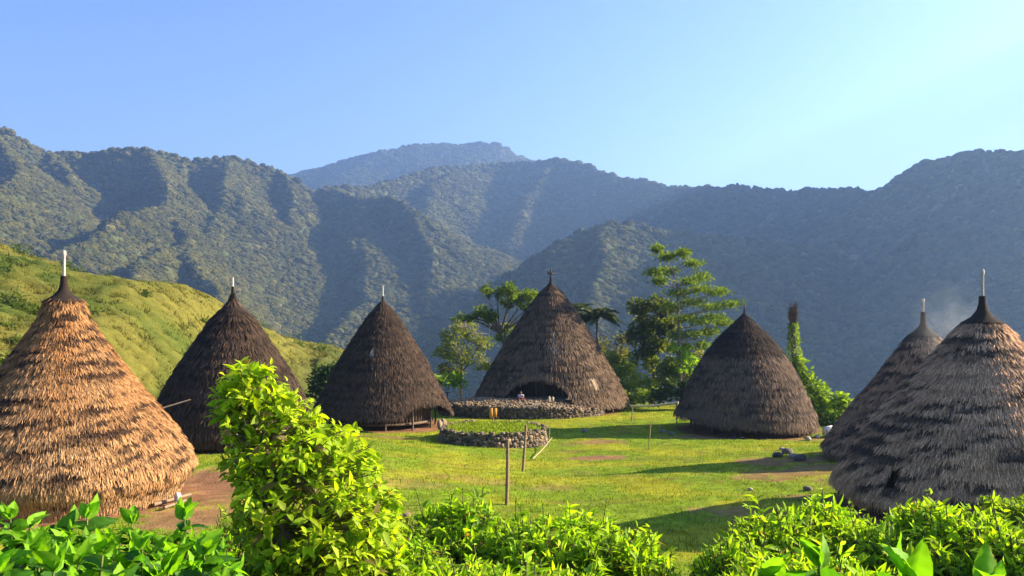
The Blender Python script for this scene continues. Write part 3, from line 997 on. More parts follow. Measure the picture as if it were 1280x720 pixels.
def bush(name, base, tips_fn, nshoot, size, nper, col, tmpl, label, cat, group=None, seed=0, spread=1.1, stem=.3, stem_r=.012, flat_=.7, stemcol=(.10, .085, .04)):
    rg = np.random.default_rng(seed)
    root = thing(name, base, label, cat, group)
    tips, dirs = tips_fn(rg, nshoot)
    lm = MB()
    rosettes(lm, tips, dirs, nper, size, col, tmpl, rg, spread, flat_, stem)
    lm.build("leaves", M_LEAF, root)
    sm = MB()
    b = np.asarray(base, float)
    for t, d_ in zip(tips, dirs):
        foot = b + np.array([rg.normal(0, .12), rg.normal(0, .12), 0])
        knee = (foot * .45 + t * .55) + np.array([0, 0, -.05]) - d_ * .1
        tube(sm, [foot, knee, t], [stem_r * 1.6, stem_r, stem_r * .5], 5, stemcol, False)
    sm.build("stems", M_BARK, root)
    return root

def dome(base, rx, ry, h, z_lo=.25, top_noise=.16, sharp=1.0):
    """shoot tips over an uneven mound of the given half-widths and height"""
    def f(rg, n):
        a = rg.uniform(0, 6.283, n)
        q = np.sqrt(rg.uniform(0, 1, n))
        x, y = q * np.cos(a), q * np.sin(a)
        lump = fbm(x * 2.6 + base[0] * 3, y * 2.6 + base[1], 3, 2)
        z = h * (np.sqrt(np.maximum(0, 1 - q ** 2)) * (1 - z_lo) + z_lo) * (1 - top_noise + 2 * top_noise * lump)
        z = z * np.where(rg.uniform(0, 1, n) < .10, rg.uniform(1.04, 1.2, n), 1)
        dep = np.where(rg.uniform(0, 1, n) < .45, rg.uniform(.55, 1, n), 1)
        P = np.stack([base[0] + rx * x * (.85 + .15 * dep), base[1] + ry * y, base[2] + z * dep], -1)
        D = norm(np.stack([x * .8, y * .8, .5 + .7 * (1 - q)], -1) + rg.normal(0, .28, (n, 3)))
        return P, D
    return f

GREEN = ((.13, .27, .010), (.28, .44, .014))
YGREEN = ((.17, .32, .012), (.33, .49, .016))
DEEP = ((.05, .145, .012), (.16, .35, .012))

SHRUBS = "leafy shrubs along the near edge of the slope"

def near_bush(px, top, d, half, depth, label, seed, nshoot, size, nper, col, tmpl, name="shrub", h_extra=0, **kw):
    """mound whose top edge shows at picture height `top`"""
    zt = CAM_Z - (top - 390.0) / F * d
    x = (px - 640.0) / F * d
    g = gz(x, d) - .05
    h = zt - g
    b = (x, d, g)
    return bush(name, b, dome(b, half / F * d, depth, h / 1.06, .62), nshoot, size, nper, col, tmpl, label, "shrub", SHRUBS, seed, **kw)

near_bush(572, 628, 13.0, 88, 1.1, "green shrub right of the sapling whose topmost shoots rise over the lawn", 21, 460, .20, 9, GREEN, LEAF_LANCE, spread=1.2)
near_bush(715, 645, 12.0, 118, 1.2, "broad rounded light green shrub at the bottom centre, below the two bare poles", 22, 620, .19, 9, YGREEN, LEAF_LANCE, spread=1.2)
near_bush(505, 672, 10.5, 70, .8, "low green shrub tucked against the right foot of the leafy sapling", 23, 240, .17, 9, GREEN, LEAF_LANCE)
near_bush(640, 706, 8.0, 170, .8, "low wide mat of bright leaves along the bottom edge under the central shrubs", 24, 380, .16, 9, YGREEN, LEAF_LANCE)
near_bush(1010, 634, 12.5, 110, 1.2, "light green shrub standing before the left foot of the grey house", 25, 620, .19, 9, YGREEN, LEAF_LANCE, spread=1.2)
near_bush(1195, 645, 11.0, 130, 1.2, "yellow green shrub in front of the grey house's small square opening", 26, 620, .19, 9, YGREEN, LEAF_LANCE, spread=1.2)
near_bush(1010, 690, 8.5, 125, .9, "low bright shrub at the bottom edge left of the big-leaved plant", 27, 380, .17, 9, YGREEN, LEAF_LANCE)
near_bush(645, 652, 12.6, 70, 1.0, "green shrub filling the gap between the two larger shrubs at the bottom centre", 32, 300, .17, 9, GREEN, LEAF_LANCE)
near_bush(800, 668, 11.6, 50, .8, "small light shrub at the right end of the bottom centre row, beside open lawn", 33, 190, .16, 9, YGREEN, LEAF_LANCE)
near_bush(1105, 652, 11.6, 75, 1.0, "bright shrub between the two larger ones in front of the grey house", 34, 330, .16, 9, YGREEN, LEAF_LANCE)
near_bush(1275, 652, 10.4, 70, 1.0, "bright shrub at the right edge of the photo below the low hedge", 35, 330, .16, 9, YGREEN, LEAF_LANCE)
near_bush(918, 672, 11.2, 60, .9, "low light green shrub at the left end of the row before the grey house", 36, 240, .15, 9, YGREEN, LEAF_LANCE)
near_bush(300, 636, 11.5, 42, .8, "small-leaved shrub between the broad-leaved seedlings and the sapling trunk", 28, 330, .085, 14, GREEN, LEAF_LANCE)
near_bush(270, 690, 9.5, 60, .7, "small-leaved low bush at the bottom edge left of the sapling trunk", 29, 260, .085, 14, YGREEN, LEAF_LANCE)

near_bush(70, 670, 7.6, 120, .9, "low mass of broad green leaves along the bottom edge, under the golden house", 30, 260, .21, 7, DEEP, LEAF_BIG, name="leafy_undergrowth")
near_bush(215, 668, 8.2, 80, .9, "low mass of broad green leaves at the bottom edge before the bare earth path", 31, 220, .20, 7, DEEP, LEAF_BIG, name="leafy_undergrowth")
# broad-leaved upright seedlings at the lower left
def seedling(px, top, d, nlev, size, label, seed, lean=0.0, col=DEEP, name="broad_leaved_plant", group="broad-leaved seedlings at the lower left"):
    rg = np.random.default_rng(seed)
    zt = CAM_Z - (top - 390.0) / F * d
    x = (px - 640.0) / F * d
    g = gz(x - lean, d) - .05
    root = thing(name, (x - lean, d, g), label, "plant", group)
    lm, sm = MB(), MB()
    P, D, S, C = [], [], [], []
    nst = 3
    for k in range(nst):
        tx = x + (k - 1) * rg.uniform(.10, .2)
        tz = zt - abs(k - 1) * rg.uniform(.15, .3)
        ty = d + rg.normal(0, .12)
        f = np.array([x - lean + rg.normal(0, .05), d + rg.normal(0, .05), g])
        top_ = np.array([tx, ty, tz - size * .5])
        tube(sm, [f, (f + top_) / 2 + rg.normal(0, .03, 3), top_], [.02, .014, .008], 6, (.12, .15, .04), False)
        for j in range(nlev):
            u = 1 - j * .42 * size / (np.linalg.norm(top_ - f))
            p = f + (top_ - f) * u
            for q in range(3 if j else 4):
                a = rg.uniform(0, 6.283)
                tilt = .9 + .0 * j if j == 0 else .55 - .12 * j
                P.append(p); D.append((math.cos(a) * (1 - .45 * (j == 0)), math.sin(a) * (1 - .45 * (j == 0)), tilt))
                S.append(size * rg.uniform(.75, 1.15) * (.8 if j == 0 else 1))
                C.append((np.array(col[1]) if j == 0 else np.array(col[0])) * rg.uniform(.8, 1.25))
    put_leaves(lm, np.array(P), np.array(D), np.array(S), np.array(C), LEAF_BIG, rg, .8)
    lm.build("leaves", M_LEAF, root)
    sm.build("stems", M_BARK, root)
    return root

SEED = [(22, 634, 8.6, "leftmost broad-leaved seedling, its tip standing against the straw eave"), (100, 640, 8.0, "broad-leaved seedling below the middle of the golden house, second from the left"),
        (155, 650, 8.8, "broad-leaved seedling with twin pointed tips under the golden house's eave"), (178, 672, 7.2, "shorter dark green seedling in front of the ones under the straw eave"),
        (228, 640, 8.4, "broad-leaved seedling right of the golden house, before the bare earth path"), (62, 668, 7.0, "low seedling with bright upright leaves at the left bottom edge"),
        (10, 690, 6.4, "broad-leaved seedling cut off by the lower left corner"), (120, 684, 6.6, "dark seedling filling the bottom edge below the golden house"),
        (240, 690, 6.8, "seedling with large leaves at the bottom edge left of the small-leaved bush"), (60, 700, 5.8, "lowest of the seedlings near the lower left corner"), (190, 704, 5.6, "seedling with one very large pale-ribbed leaf at the bottom edge")]
for i, (px, top, d, lb) in enumerate(SEED):
    seedling(px, top - 8, d, 5, .27 if i != 10 else .34, lb, 200 + i)

BIG = [(1020, 672, 5.4, "large-leaved plant at the bottom edge with one upright folded leaf"), (1130, 684, 4.6, "plant with huge rough green leaves at the bottom right"), (1215, 690, 4.9, "large-leaved plant near the lower right corner with drooping leaves"), (960, 702, 5.2, "large-leaved plant lowest on the bottom edge, left of the upright folded leaf")]
for i, (px, top, d, lb) in enumerate(BIG):
    seedling(px, top, d, 4, .30, lb, 300 + i, col=((.07, .21, .010), (.15, .34, .012)), name="large_leaved_plant", group="large-leaved plants at the lower right")

# ---- the leafy sapling in front
def sapling():
    rg = np.random.default_rng(77)
    d = 10.0
    base = np.array([*W(372, 700, d)[:2], 0.0]); base[2] = gz(base[0], d) - .1
    root = thing("sapling", base, "bright yellow green leafy sapling with a knobby pruned trunk, before the dark houses", "tree")
    tm = MB()
    trunk = [base, W(368, 730, d), W(352, 660, d), W(338, 600, d + .05), W(322, 555, d), W(312, 515, d), W(314, 480, d)]
    tube(tm, trunk, [.19, .16, .13, .10, .08, .055, .03], 10, (.21, .15, .10))
    # pruned limb stubs with pale knobby heads
    for (a, b) in [((338, 600), (318, 562)), ((322, 555), (346, 548)), ((318, 535), (308, 512)), ((330, 580), (300, 575)), ((345, 640), (400, 590)), ((312, 505), (322, 488)), ((352, 660), (420, 640)), ((395, 595), (400, 560)), ((400, 630), (372, 600))]:
        p, q = W(*a, d), W(*b, d - .12)
        tube(tm, [p, (p + q) / 2 + (0, 0, .02), q], [.06, .05, .058], 8, (.21, .145, .09))
        stone(tm, q, (.08, .07, .05), (.30, .20, .12))
    tm.build("trunk", M_BARK, root)
    # outline of the crown in the picture: (y, left, right)
    prof = [(456, 300, 335), (475, 285, 355), (500, 268, 374), (520, 266, 400), (545, 272, 440), (570, 278, 466), (600, 282, 486), (630, 284, 498), (660, 290, 504), (690, 300, 510), (730, 310, 516)]
    py_ = np.array([p[0] for p in prof]); pl = np.array([p[1] for p in prof]); pr_ = np.array([p[2] for p in prof])
    n = 1500
    yy = rg.uniform(458, 730, n * 3)
    l, r = np.interp(yy, py_, pl), np.interp(yy, py_, pr_)
    keep = rg.uniform(0, 220, n * 3) < (r - l)
    yy, l, r = yy[keep][:n], l[keep][:n], r[keep][:n]
    u = rg.uniform(-1, 1, len(yy))
    px = (l + r) / 2 + u * (r - l) / 2 * .9
    half = (r - l) / 2 / F * d
    v = rg.uniform(-1, 1, len(yy)) * np.sqrt(1 - u * u)
    lump = fbm(px / 15 + 3.1, yy / 13, 91, 2)
    ok = lump > .40
    yy, px, half, u, v = yy[ok], px[ok], half[ok], u[ok], v[ok]
    P = np.stack([(px - 640) / F * d, d + v * half * .9, CAM_Z - (yy - 390) / F * d], -1)
    D = norm(np.stack([u * .8, v * .8, .55 + .2 * rg.normal(0, 1, len(u))], -1) + rg.normal(0, .25, (len(u), 3)))
    P = P + D * rg.uniform(-.05, .16, (len(u), 1))
    lm = MB()
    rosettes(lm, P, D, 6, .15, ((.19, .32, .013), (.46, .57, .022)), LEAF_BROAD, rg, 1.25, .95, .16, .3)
    lm.build("leaves", M_LEAF, root)
    sm = MB()
    tk = np.array([list(t) for t in trunk])
    for p, d_ in zip(P[::2], D[::2]):
        below = tk[tk[:, 2] < p[2] - .1]
        f = below[-1] if len(below) else tk[0]
        tube(sm, [f, f * .4 + p * .6 - np.array([0, 0, .08]), p], [.016, .011, .005], 5, (.17, .15, .07), False)
    sm.build("branches", M_BARK, root)
sapling()

# ---- trees of the middle distance
def tree(name, basepx, d, clumps, leaf, ncl, col, label, cat="tree", group=None, seed=0, trunk_r=.22, lean=(0, 0), bark=(.12, .09, .065), leafmat=None, limbs=True, fork=.45, hollow=.35, flat_=.5, twigs=0, tmpl=None, trunk_top=None):
    """clumps: (px, py, rx, ry[, depth offset]) foliage masses as they show; each hangs on a limb of its own"""
    rg = np.random.default_rng(seed)
    bx = (basepx - 640.0) / F * d
    g = gz(bx, d)
    base = np.array([bx, d, g - .15])
    root = thing(name, base, label, cat, group)
    C_ = []
    for c in clumps:
        off = c[4] if len(c) > 4 else rg.uniform(-1, 1) * c[2] / F * d * .8
        C_.append((W(c[0], c[1], d) + (0, off, 0), c[2] / F * d, c[3] / F * d))
    top = max(C_, key=lambda c: c[0][2])[0]
    if limbs:
        tm = MB()
        hi = trunk_top if trunk_top is not None else fork
        fk = base + (top - base) * hi
        mid = (base + fk) / 2 + rg.normal(0, .12, 3)
        pts = np.array([base, mid, fk])
        tube(tm, pts, [trunk_r, trunk_r * .8, trunk_r * .62], 9, bark)
        for c, rx, rz in C_:
            # leave the trunk below the clump
            zt = np.clip((c[2] - base[2]) * .55, 0, fk[2] - base[2]) / max(fk[2] - base[2], .1)
            s = fk if c[2] > fk[2] + .4 else base + (fk - base) * max(.25, min(1, zt + .25))
            m1 = s * .5 + c * .5 + np.array([rg.normal(0, .15), rg.normal(0, .15), .12 * np.linalg.norm(c - s) * rg.uniform(-.6, 1)])
            tube(tm, [s, m1, c], [trunk_r * .5, trunk_r * .3, trunk_r * .12], 6, bark, False)
            for k in range(7):
                e = c + rg.normal(0, .5, 3) * (rx, rx, rz)
                s2 = m1 * .4 + c * .6
                tube(tm, [s2, (s2 + e) / 2 + rg.normal(0, .06, 3), e], [trunk_r * .14, trunk_r * .09, trunk_r * .04], 4, bark, False)
        for k in range(twigs):
            c, rx, rz = C_[rg.integers(len(C_))]
            a = c + rg.normal(0, .5, 3) * (rx, rx, rz * .4)
            e = a + np.array([rg.normal(0, .25), rg.normal(0, .25), rg.uniform(.5, 1.3)]) * rz * .9
            tube(tm, [c, a, e], [.03, .03, .012], 4, (.30, .26, .20), False)
        tm.build("trunk", M_BARK, root)
    lm = MB()
    P, D, S, Cc = [], [], [], []
    for c, rx, rz in C_:
        n = int(ncl * 6.5 * (rx * rz) / 1.5) + 50
        # sub-clumps give light and dark masses with gaps
        m = max(6, int(n / 45))
        q = norm(rg.normal(0, 1, (m, 3))) * rg.uniform(hollow, 1.0, (m, 1)) ** .6
        q = q * (rx, rx, rz) * .88 + c
        k = rg.integers(0, m, n)
        sub = .32 * min(rx, rz) + .18
        off = rg.normal(0, 1, (n, 3)) * sub * .55 * (1, 1, .75)
        P.append(q[k] + off)
        D.append(norm(off) + norm(q[k] - c) * .6 + rg.normal(0, .5, (n, 3)) + np.array([0, 0, -.1]))
        S.append(leaf * 1.15 * rg.uniform(.6, 1.35, n))
        cm = rg.uniform(0, 1, m)[k]
        Cc.append((np.array(col[0])[None] * (1 - cm[:, None]) + np.array(col[1])[None] * cm[:, None]) * rg.uniform(.75, 1.25, (n, 1)))
    put_leaves(lm, np.concatenate(P), np.concatenate(D), np.concatenate(S), np.concatenate(Cc), tmpl or LEAF_FAR, rg, flat_)
    lm.build("crown", leafmat or M_LEAF_FAR, root)
    return root

FARTREES = "trees and bushes beyond the houses"
OLIVE = ((.11, .16, .02), (.25, .30, .035))
DKGRN = ((.03, .06, .014), (.075, .12, .02))
BRGRN = ((.11, .21, .012), (.22, .34, .018))

tree("flat_topped_tree", 655, 101, [(608, 362, 7, 4), (622, 366, 13, 6), (640, 364, 16, 7.5), (657, 370, 15, 9), (640, 378, 14, 6), (662, 382, 12, 6), (585, 396, 15, 4.5), (600, 388, 14, 6), (612, 394, 9, 6), (572, 400, 7, 2.5), (634, 412, 8, 6), (628, 421, 8, 5), (690, 372, 9, 5)], .34, 80, ((.075, .125, .014), (.19, .26, .022)),
     "tall flat-topped tree whose tiered crowns spread left of the great central house", group=FARTREES, seed=401, trunk_r=.3, fork=.62, hollow=.2)
tree("twiggy_tree", 577, 97, [(566, 420, 14, 13), (590, 416, 14, 12), (578, 408, 12, 8), (600, 430, 12, 12), (556, 440, 12, 14), (580, 442, 18, 16), (602, 452, 10, 12), (570, 462, 14, 10), (558, 462, 9, 9)], .26, 62, ((.09, .13, .025), (.23, .27, .05)),
     "pale twiggy rounded tree between two dark houses, left of the central one", group=FARTREES, seed=402, trunk_r=.16, fork=.5, twigs=150)
tree("round_bush", 556, 92, [(552, 476, 13, 6), (563, 472, 10, 6), (548, 482, 9, 6), (572, 480, 8, 6)], .3, 80, BRGRN, "bright green bush behind the small fence, left of the central house", "bush", FARTREES, 403, .08)
tree("dark_bush", 405, 96, [(404, 466, 9, 7), (398, 478, 11, 9), (410, 480, 10, 9), (395, 492, 10, 8), (412, 458, 7, 5)], .4, 75, DKGRN, "dark green bush on the grassy slope left of the second dark house", "bush", FARTREES, 404, .1)
tree("broad_tree", 815, 94, [(800, 384, 13, 11), (818, 378, 13, 9), (832, 388, 12, 11), (806, 402, 16, 13), (824, 408, 15, 13), (798, 420, 12, 12), (815, 428, 16, 14), (832, 426, 11, 13), (808, 444, 11, 9), (845, 405, 8, 9)], .36, 85, ((.05, .08, .015), (.17, .20, .03)),
     "dense dark broad-crowned tree right of the central house", group=FARTREES, seed=405, trunk_r=.26, fork=.5)
tree("scrub_tree", 758, 97, [(748, 432, 14, 12), (768, 440, 14, 10), (755, 448, 14, 9), (780, 428, 9, 10), (775, 455, 12, 8)], .3, 55, ((.09, .105, .03), (.22, .21, .05)), "sparse olive tree close behind the right slope of the central house", group=FARTREES, seed=406, trunk_r=.14, twigs=30)
BUSHES = [("leafy_bush", 785, 90, [(772, 468, 15, 9), (790, 462, 14, 9), (800, 474, 14, 9), (780, 484, 16, 10), (808, 484, 10, 9), (765, 480, 10, 8)], ((.15, .22, .025), (.34, .40, .04)), "sunlit leafy bush at the right foot of the central house"),
          ("leafy_bush", 830, 92, [(822, 462, 12, 9), (838, 455, 10, 8), (830, 474, 12, 9), (815, 455, 9, 7)], OLIVE, "olive bush below the dense broad-crowned tree"),
          ("leafy_bush", 848, 86, [(828, 490, 14, 8), (846, 484, 14, 9), (862, 480, 12, 10), (820, 498, 12, 6), (850, 497, 16, 7), (870, 492, 10, 9)], ((.02, .042, .012), (.05, .085, .018)), "dark shaded bush directly behind the bamboo rail"),
          ("leafy_bush", 862, 90, [(856, 444, 9, 9), (852, 456, 8, 8), (866, 456, 8, 8), (846, 436, 7, 6)], ((.14, .27, .014), (.27, .42, .02)), "bright large-leaved clump at the foot of the tall layered tree"),
          ("leafy_bush", 884, 92, [(880, 450, 12, 10), (890, 462, 10, 10), (872, 468, 10, 9), (898, 446, 7, 8)], ((.13, .145, .04), (.29, .28, .07)), "dry olive bush just left of the squat domed house")]
for i, (nm, bpx, d, cl, col, lb) in enumerate(BUSHES):
    tree(nm, bpx, d, cl, .34, 75, col, lb, "bush", FARTREES, 420 + i, .09)
for i, (bpx, d, cl, col, lb) in enumerate([(775, 93, [(762, 450, 10, 8), (775, 458, 11, 8), (788, 450, 9, 7), (770, 470, 12, 8)], OLIVE, "pale olive bush between the palm and the dense dark tree"),
                            (812, 88, [(800, 494, 12, 6), (815, 490, 12, 7), (790, 498, 10, 5), (778, 496, 9, 5)], ((.10, .17, .02), (.24, .32, .03)), "low sunlit bush on the lawn's far edge just left of the bamboo rail"),
                            (845, 91, [(838, 470, 10, 8), (850, 466, 9, 7), (845, 478, 12, 7), (862, 470, 9, 7)], ((.12, .19, .02), (.28, .35, .03)), "mid green bush above the dark shaded one behind the bamboo rail")]):
    tree("leafy_bush", bpx, d, cl, .32, 80, col, lb, "bush", FARTREES, 430 + i, .08)

VB = [(1006, 470, 8, 10), (1014, 485, 11, 12), (1028, 492, 12, 10), (1045, 500, 12, 10), (1022, 508, 14, 12), (1058, 508, 10, 9), (1040, 520, 14, 11), (1018, 526, 12, 10), (1062, 522, 9, 8), (1000, 455, 5, 9)]
tree("creeper_bush", 1030, 74, VB, .32, 105, ((.11, .19, .018), (.25, .36, .026)), "sunlit bush overgrown with creepers right of the squat domed house", "bush", FARTREES, 440, .1)

def layered_tree():
    """tall sparse tree with level, drooping tiers of branches"""
    rg = np.random.default_rng(450)
    d = 90.0
    base = W(852, 500, d); base[2] = gz(base[0], d) - .1
    root = thing("layered_tree", base, "tall sparse tree with level tiers of light green branches left of the squat house", "tree", FARTREES)
    tm, lm = MB(), MB()
    trunk = [base, W(850, 450, d), W(848, 400, d), W(846, 350, d), W(826, 312, d)]
    tube(tm, trunk, [.2, .17, .13, .08, .03], 8, (.17, .13, .10))
    tk = np.array(trunk)
    tiers = [(822, 312, 6), (832, 322, 10), (850, 318, 8), (816, 342, 10), (866, 330, 10), (838, 338, 12), (880, 346, 10), (862, 352, 14), (822, 352, 9), (892, 366, 12), (872, 362, 14), (848, 366, 14), (912, 380, 12), (890, 384, 14),
             (866, 378, 14), (840, 384, 12), (896, 398, 14), (908, 404, 9), (878, 402, 14), (856, 398, 12), (868, 418, 12), (890, 416, 10), (850, 420, 10), (860, 436, 9), (878, 432, 8)]
    P, D, S = [], [], []
    for (px, py, r) in tiers:
        off = rg.uniform(-1.6, 1.6)
        e = W(px, py, d) + (0, off, 0)
        zs = e[2] - .35 * abs(e[0] - tk[2][0]) * .6 - .3
        s = np.array([np.interp(zs, tk[:, 2], tk[:, 0]), d, np.clip(zs, tk[1][2], tk[-1][2])])
        m = (s + e) / 2 + (0, 0, -.1)
        tube(tm, [s, m, e], [.07, .05, .02], 5, (.24, .19, .15), False)
        for k in range(5):
            u = rg.uniform(.35, 1)
            a = s + (e - s) * u
            b = a + rg.normal(0, .5, 3) * (r / F * d, r / F * d * 1.4, .35)
            tube(tm, [a, b], [.025, .01], 4, (.26, .21, .17), False)
        n = 420
        rr = r / F * d
        c = e + rg.normal(0, 1, (n, 3)) * (rr * .55, rr * .8, .20)
        P.append(c); D.append(rg.normal(0, .6, (n, 3)) + (e - s) * .25 + (0, 0, .25)); S.append(rg.uniform(.18, .42, n))
    P, D, S = map(np.concatenate, (P, D, S))
    cm = rg.uniform(0, 1, (len(P), 1))
    put_leaves(lm, P, D, S, np.array([.07, .12, .016]) * (1 - cm) + np.array([.18, .25, .03]) * cm, quad_template(.5), rg, .6)
    tm.build("trunk", M_BARK, root)
    lm.build("crown", M_LEAF_FAR, root)
layered_tree()

def fan_plant(px, py, basepx, d, nf, size, label, seed, col):
    """palm-like crown of arching fronds"""
    rg = np.random.default_rng(seed)
    head = W(px, py, d)
    base = np.array([(basepx - 640) / F * d, d, 0.0]); base[2] = gz(base[0], d) - .1
    root = thing("palm_tree", base, label, "palm", FARTREES)
    tm, lm = MB(), MB()
    tube(tm, [base, (base + head) / 2 + (.1, 0, 0), head], [.16, .13, .11], 8, (.13, .11, .09))
    P, D, S, C = [], [], [], []
    for k in range(nf):
        a = 6.283 * k / nf + rg.normal(0, .2)
        up = rg.uniform(.1, 1.3)
        v = norm(np.array([math.cos(a), math.sin(a), up]))
        L = size * rg.uniform(.75, 1.1)
        pts = [head + v * L * u - np.array([0, 0, .55 * L * u * u * (1.25 - .4 * up)]) for u in np.linspace(0, 1, 7)]
        tube(lm, pts, np.linspace(.035, .01, 7), 4, np.array(col[0]), False)
        pts = np.array(pts)
        for u in np.linspace(.15, .98, 16):
            p = np.array([np.interp(u, np.linspace(0, 1, 7), pts[:, i]) for i in range(3)])
            t = norm(pts[min(6, int(u * 6) + 1)] - pts[int(u * 6)] if int(u * 6) < 6 else pts[6] - pts[5])
            sd = norm(np.cross(t, [0, 0, 1]))
            for q in (-1, 1):
                P.append(p); D.append(sd * q + t * .6 + np.array([0, 0, -.25])); S.append(size * .36 * math.sin(math.pi * min(.97, u * .85 + .12)))
                C.append(np.array(col[rg.integers(2)]) * rg.uniform(.8, 1.2))
    put_leaves(lm, np.array(P), np.array(D), np.array(S), np.array(C), quad_template(.22), rg, .8)
    tm.build("trunk", M_BARK, root)
    lm.build("fronds", M_LEAF_FAR, root)

fan_plant(746, 396, 746, 96, 18, 3.5, "dark palm rising behind the right slope of the central house", 461, ((.03, .048, .016), (.07, .085, .03)))
fan_plant(722, 388, 728, 102, 13, 2.5, "dark palm mostly hidden by the top of the central house", 462, ((.03, .048, .016), (.06, .08, .025)))

def creeper_snag():
    rg = np.random.default_rng(470)
    d = 74.5
    base = np.array([(994 - 640) / F * d, d, 0.0]); base[2] = gz(base[0], d) - .1
    root = thing("creeper_snag", base, "dead palm trunk wrapped in creepers with a dry brown brush of fibres on top", "tree", FARTREES)
    tm, lm, bm_ = MB(), MB(), MB()
    t = [base, W(994, 470, d), W(992, 430, d), W(991, 402, d)]
    tube(tm, t, [.26, .24, .2, .15], 9, (.11, .09, .07))
    tm.build("trunk", M_BARK, root)
    for k in range(260):
        a = rg.uniform(0, 6.283); r = rg.uniform(.0, .2)
        p = W(991, 408, d) + np.array([r * math.cos(a), r * math.sin(a), rg.uniform(-.1, .9)])
        q = p + np.array([math.cos(a) * rg.uniform(.02, .42), math.sin(a) * .3, rg.uniform(.5, 1.5)])
        q[2] = min(q[2], CAM_Z - (372 - 390) / F * d - rg.uniform(0, .5))
        tube(bm_, [p, q], [.022, .008], 3, np.array([.20, .13, .085]) * rg.uniform(.5, 1.4), False)
    bm_.build("dry_fibres", M_BARK, root)
    n = 1100
    py = rg.uniform(404, 500, n)
    w = np.interp(py, [404, 430, 460, 480, 500], [.22, .42, .55, .8, 1.2])
    a = rg.uniform(0, 6.283, n)
    rr = w * rg.uniform(.6, 1.15, n)
    P = np.stack([(np.interp(py, [400, 470, 500], [991, 994, 997]) - 640) / F * d + rr * np.cos(a), d + rr * np.sin(a), CAM_Z - (py - 390) / F * d], -1)
    cm = rg.uniform(0, 1, (n, 1))
    put_leaves(lm, P, np.stack([np.cos(a), np.sin(a), -.3 + 0 * a], -1) + rg.normal(0, .4, (n, 3)), rg.uniform(.16, .36, n), np.array([.11, .18, .02]) * (1 - cm) + np.array([.26, .34, .03]) * cm, LEAF_FAR, rg, .5)
    lm.build("creeper", M_LEAF_FAR, root)
creeper_snag()
# ---------------------------------------------------------------- stone work
STC = np.array([[.20, .15, .10], [.13, .105, .075], [.25, .185, .115], [.085, .07, .055], [.18, .13, .08]])

def stone_ring():
    rg = np.random.default_rng(500)
    d = 64.8
    cx, R0 = (616 - 640) / F * d, 4.05
    g = gz(cx, d)
    root = thing("stone_ring", (cx, d, g), "low round dry-stone ring filled with grass, on the lawn before the central house", "stone wall")
    wm, tm = MB(), MB()
    top = .62
    for row in range(8):
        for k in range(92):
            a = 6.283 * (k + rg.uniform(-.4, .4)) / 92
            rr = R0 - .05 * row - rg.uniform(0, .12)
            z = g - .15 + row * .165 + rg.normal(0, .03)
            if z > top + .35 * (vn(np.float64(a * 4), 2.2, 3) - .5) + (.25 if abs(a - 3.0) < .35 else 0):
                continue
            stone(wm, (cx + rr * math.cos(a), d + rr * math.sin(a), z), rg.uniform(.12, .24, 3) * (1, 1, .75), STC[rg.integers(5)] * rg.uniform(.6, 1.2))
    for k in range(150):
        a = rg.uniform(0, 6.283)
        rr = R0 - rg.uniform(.2, .75)
        stone(wm, (cx + rr * math.cos(a), d + rr * math.sin(a), top - .1 + rg.uniform(-.06, .14)), rg.uniform(.09, .2, 3) * (1, 1, .7), STC[rg.integers(5)] * rg.uniform(.7, 1.2))
    for k in range(9):      # the tall stones at its left end
        a = 3.0 + rg.uniform(-.3, .3)
        stone(wm, (cx + (R0 - .15) * math.cos(a), d + (R0 - .15) * math.sin(a), top + rg.uniform(0, .25)), np.array([.14, .16, .3]) * rg.uniform(.8, 1.3), STC[rg.integers(3)])
    wm.build("stones", M_STONE, root)
    n = 40
    rr = np.linspace(0, R0 - .45, 16)
    aa = np.linspace(0, 2 * np.pi, n, endpoint=False)
    Rg, Ag = np.meshgrid(rr, aa, indexing='ij')
    X, Y = cx + Rg * np.cos(Ag), d + Rg * np.sin(Ag)
    Z = top - .10 + .10 * (fbm(X / .8, Y / .8, 9, 3) - .5) + .12 * (1 - (Rg / R0) ** 2)
    c = np.array([.20, .26, .016]) * (.8 + .4 * fbm(X / .5, Y / .5, 8, 3))[..., None]
    tm.add(np.stack([X, Y, Z], -1).reshape(-1, 3), grid_faces(16, n, True), c.reshape(-1, 3))
    m = 9000
    q = (R0 - .5) * np.sqrt(rg.uniform(0, 1, m)); a = rg.uniform(0, 6.283, m)
    x, y = cx + q * np.cos(a), d + q * np.sin(a)
    z = top - .12 + .12 * (1 - (q / R0) ** 2)
    h = rg.uniform(.06, .2, m); b = rg.uniform(0, 6.283, m)
    V = np.stack([np.stack([x - .025 * np.cos(b), y - .025 * np.sin(b), z], -1), np.stack([x + .025 * np.cos(b), y + .025 * np.sin(b), z], -1), np.stack([x + rg.normal(0, .04, m), y + rg.normal(0, .04, m), z + h], -1)], 1).reshape(-1, 3)
    tm.add(V, np.arange(3 * m).reshape(-1, 3), np.repeat(np.array([.23, .30, .016])[None] * rg.uniform(.7, 1.3, (m, 1)), 3, 0))
    tm.build("turf", M_GROUND, root)
stone_ring()

